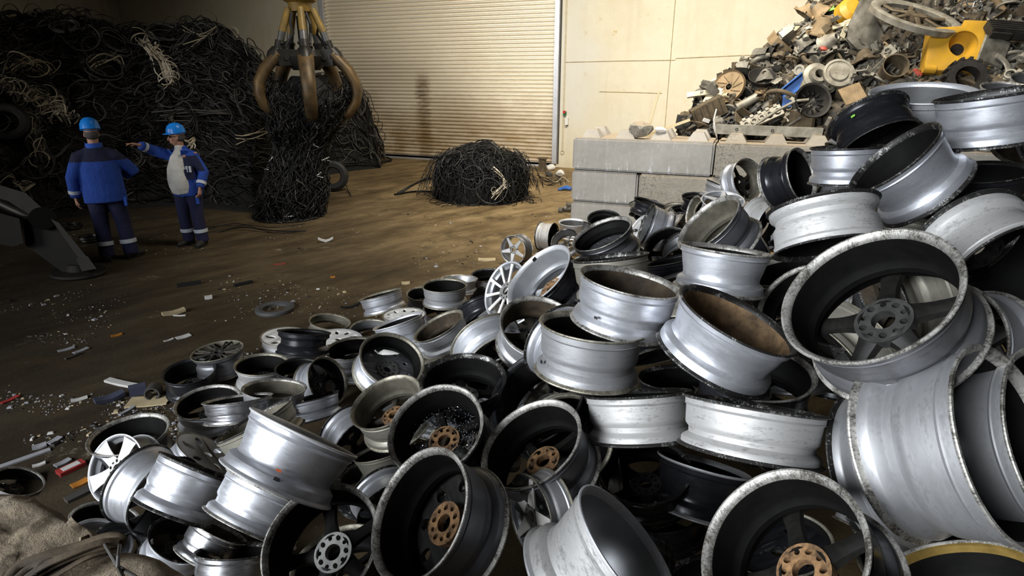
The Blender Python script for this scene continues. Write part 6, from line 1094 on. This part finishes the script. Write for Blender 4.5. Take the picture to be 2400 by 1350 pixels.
p = onz(325, 922); m = MB(); m.box((0, 0, .035), (.12, .08, .07)); o = m.build('small_box', M['navyr'], loc=p); o.rotation_euler = (0, 0, az(325)); tag(o, 'small dark box left of the pipe end on the floor', 'box')
p = onz(645, 727); m = MB(); m.lathe([(.125, 0), (.20, 0), (.205, .012), (.20, .035), (.17, .045), (.15, .04), (.125, .03)], 44, close=True); o = m.build('brake_ring', M['iG'], loc=p); tag(o, 'flat grey metal ring lying alone on the floor above the shallow olive wheel', 'ring')
# grit: crumbs lie in loose patches, thickest near the wheels
m = MB(); g_ = random.Random(12); k = 0
while k < 2600:
    if g_.random() < .6: x, y = g_.uniform(0, 640), g_.uniform(780, 1180)
    else: x, y = g_.uniform(0, 1330), g_.uniform(500, 860)
    if y > 860 and x > 420: continue
    p = onz(x, y)
    if noise.noise(p * .9) + .55 * noise.noise(p * 2.7) < .12 + .25 * g_.random(): continue
    k += 1; s_ = min(.05, .006 * math.exp(abs(g_.gauss(0, .75)))); m.box(p + Vector((0, 0, s_ * .15)), (s_, s_ * g_.uniform(.3, 1), s_ * .3), Matrix.Rotation(g_.uniform(0, 3), 3, 'Z'), g_.choices(range(4), (2, 5, 3, 7))[0], .7)
o = m.build('floor_grit', [M['paper'], M['ggrey'], M['beige'], M['cab2']], smooth=0); tag(o, 'fine grit and crumbs scattered over the dirty floor', 'grit', None, 'stuff')
# ------------------------------------------------------------------ dirty slab with slings, lower left
t = NT('dirty_slab_top'); n1 = t.noise(6, 8, .7); n2 = t.noise(38, 6, .8); c = t.ramp(n1, [(.32, (.12, .09, .06)), (.5, (.25, .195, .13)), (.7, (.38, .31, .23))]); peb = t.ramp(n2, [(.60, 0), (.68, .8)]); zone = t.ramp(t.noise(3.5, 3), [(.48, 0), (.58, 1)])
c = t.mix(t.math('MULTIPLY', peb, zone), c, (.40, .36, .30)); t.set('Base Color', c).set('Roughness', .95).bump(t.math('ADD', t.math('MULTIPLY', n2, .6), n1), .9, .03); M['slab'] = t.m
SZ = 1.42
def slabpiece(label, poly, seed):
    P = [onz(x, y, SZ) for x, y in poly]; bm = bmesh.new(); f = bm.faces.new([bm.verts.new(p) for p in P]); bmesh.ops.triangulate(bm, faces=[f]); bmesh.ops.recalc_face_normals(bm, faces=bm.faces)
    for _ in range(9):
        L = [e for e in bm.edges if e.calc_length() > .035]
        if not L: break
        bmesh.ops.subdivide_edges(bm, edges=L, cuts=1); bmesh.ops.triangulate(bm, faces=[q for q in bm.faces if len(q.verts) > 3])
    edge = [e for e in bm.edges if e.is_boundary]; bv = set(v for e in edge for v in e.verts)
    for v in bm.verts:
        if v in bv: v.co += Vector((1, 1, 0)) * noise.noise(v.co * 14) * .010; v.co.z -= .014
        else: v.co.z += noise.noise(v.co * 5) * .016 + max(0, noise.noise(v.co * 26 + Vector((seed, 0, 0)))) * .022
    r = bmesh.ops.extrude_edge_only(bm, edges=edge)
    for v in [e for e in r['geom'] if isinstance(e, bmesh.types.BMVert)]: v.co.z = .0
    bmesh.ops.recalc_face_normals(bm, faces=bm.faces)
    me = bpy.data.meshes.new('concrete_slab'); bm.to_mesh(me); bm.free()
    if sum(q.normal.z * q.area for q in me.polygons) < 0: me.flip_normals()
    me.polygons.foreach_set('use_smooth', [True] * len(me.polygons)); me.set_sharp_from_angle(angle=math.radians(60)); o = obj('concrete_slab', me, M['slab']); tag(o, label, 'block', 'dirty concrete blocks in the lower left corner'); return o
slabpiece('dirt covered concrete block top in the lower left corner beside the lone dark wheel', [(-260, 1150), (-60, 1140), (40, 1150), (75, 1158), (160, 1208), (243, 1258), (225, 1268), (130, 1300), (30, 1345), (-60, 1400), (-260, 1440)], 1)
slabpiece('gravelly concrete block top at the bottom edge under the cable slings', [(258, 1292), (300, 1284), (335, 1288), (395, 1318), (450, 1352), (520, 1400), (420, 1520), (60, 1500), (100, 1390), (180, 1335)], 7)
M['sling'] = plain('dirty_webbing', (.105, .075, .045), .85, 0, .6, 9, .3, dirt=(.03, .024, .018))
Zq = lambda x, y, z: onz(x, y, SZ + z)
sl = thing('webbing_sling', 'bundle of dirty brown webbing slings lying in the gap between slab blocks', 'sling', (0, 0, 0))
SLING = [([(18, 1356, 0.028), (45, 1326, 0.033), (110, 1300, 0.039), (180, 1280, 0.039), (250, 1258, 0.044), (284, 1264, 0.039), (272, 1281, 0.033), (215, 1298, 0.028), (150, 1327, 0.028), (90, 1362, 0.022)], 0.011), ([(30, 1364, 0.028), (75, 1326, 0.033), (140, 1306, 0.044), (215, 1282, 0.05), (268, 1270, 0.044)], 0.009), ([(60, 1370, 0.028), (112, 1332, 0.039), (182, 1300, 0.05), (245, 1280, 0.05), (278, 1272, 0.044)], 0.01), ([(88, 1376, 0.022), (152, 1336, 0.033), (208, 1304, 0.044), (258, 1288, 0.039)], 0.008), ([(80, 1348, 0.044), (92, 1322, 0.055), (118, 1312, 0.055), (134, 1312, 0.05)], 0.005), ([(40, 1372, 0.03), (95, 1330, 0.05), (165, 1298, 0.06), (235, 1272, 0.06), (279, 1268, 0.05)], 0.01)]
for pp, w in SLING:
    Pp = [Zq(x, y, z) for x, y, z in pp]; F_ = []
    for i in range(len(Pp) - 1):
        p0, p1_, p2_, p3 = Pp[max(0, i - 1)], Pp[i], Pp[i + 1], Pp[min(len(Pp) - 1, i + 2)]
        for s_ in (0, .2, .4, .6, .8): F_.append(.5 * ((2 * p1_) + (p2_ - p0) * s_ + (2 * p0 - 5 * p1_ + 4 * p2_ - p3) * s_ ** 2 + (3 * p1_ - p0 - 3 * p2_ + p3) * s_ ** 3))
    F_.append(Pp[-1]); m = MB(); m.tube(F_, w, 10, flat=.5, up=(0, 0, 1)); m.build('webbing_strap', M['sling'], sl)
wq = thing('wire_offcut', 'two thin grey wires crossing over the slab edge at lower left', 'wire', (0, 0, 0))
for pp in ([(241, 1268, .05), (260, 1300, .08), (276, 1327, .07), (318, 1352, .05), (350, 1370, .04)], [(280, 1278, .06), (277, 1305, .09), (276, 1327, .08), (288, 1350, .05), (296, 1372, .04)]): m = MB(); m.tube([Zq(x, y, z) for x, y, z in pp], .0035, 7); m.build('wire', M['cab3'], wq)
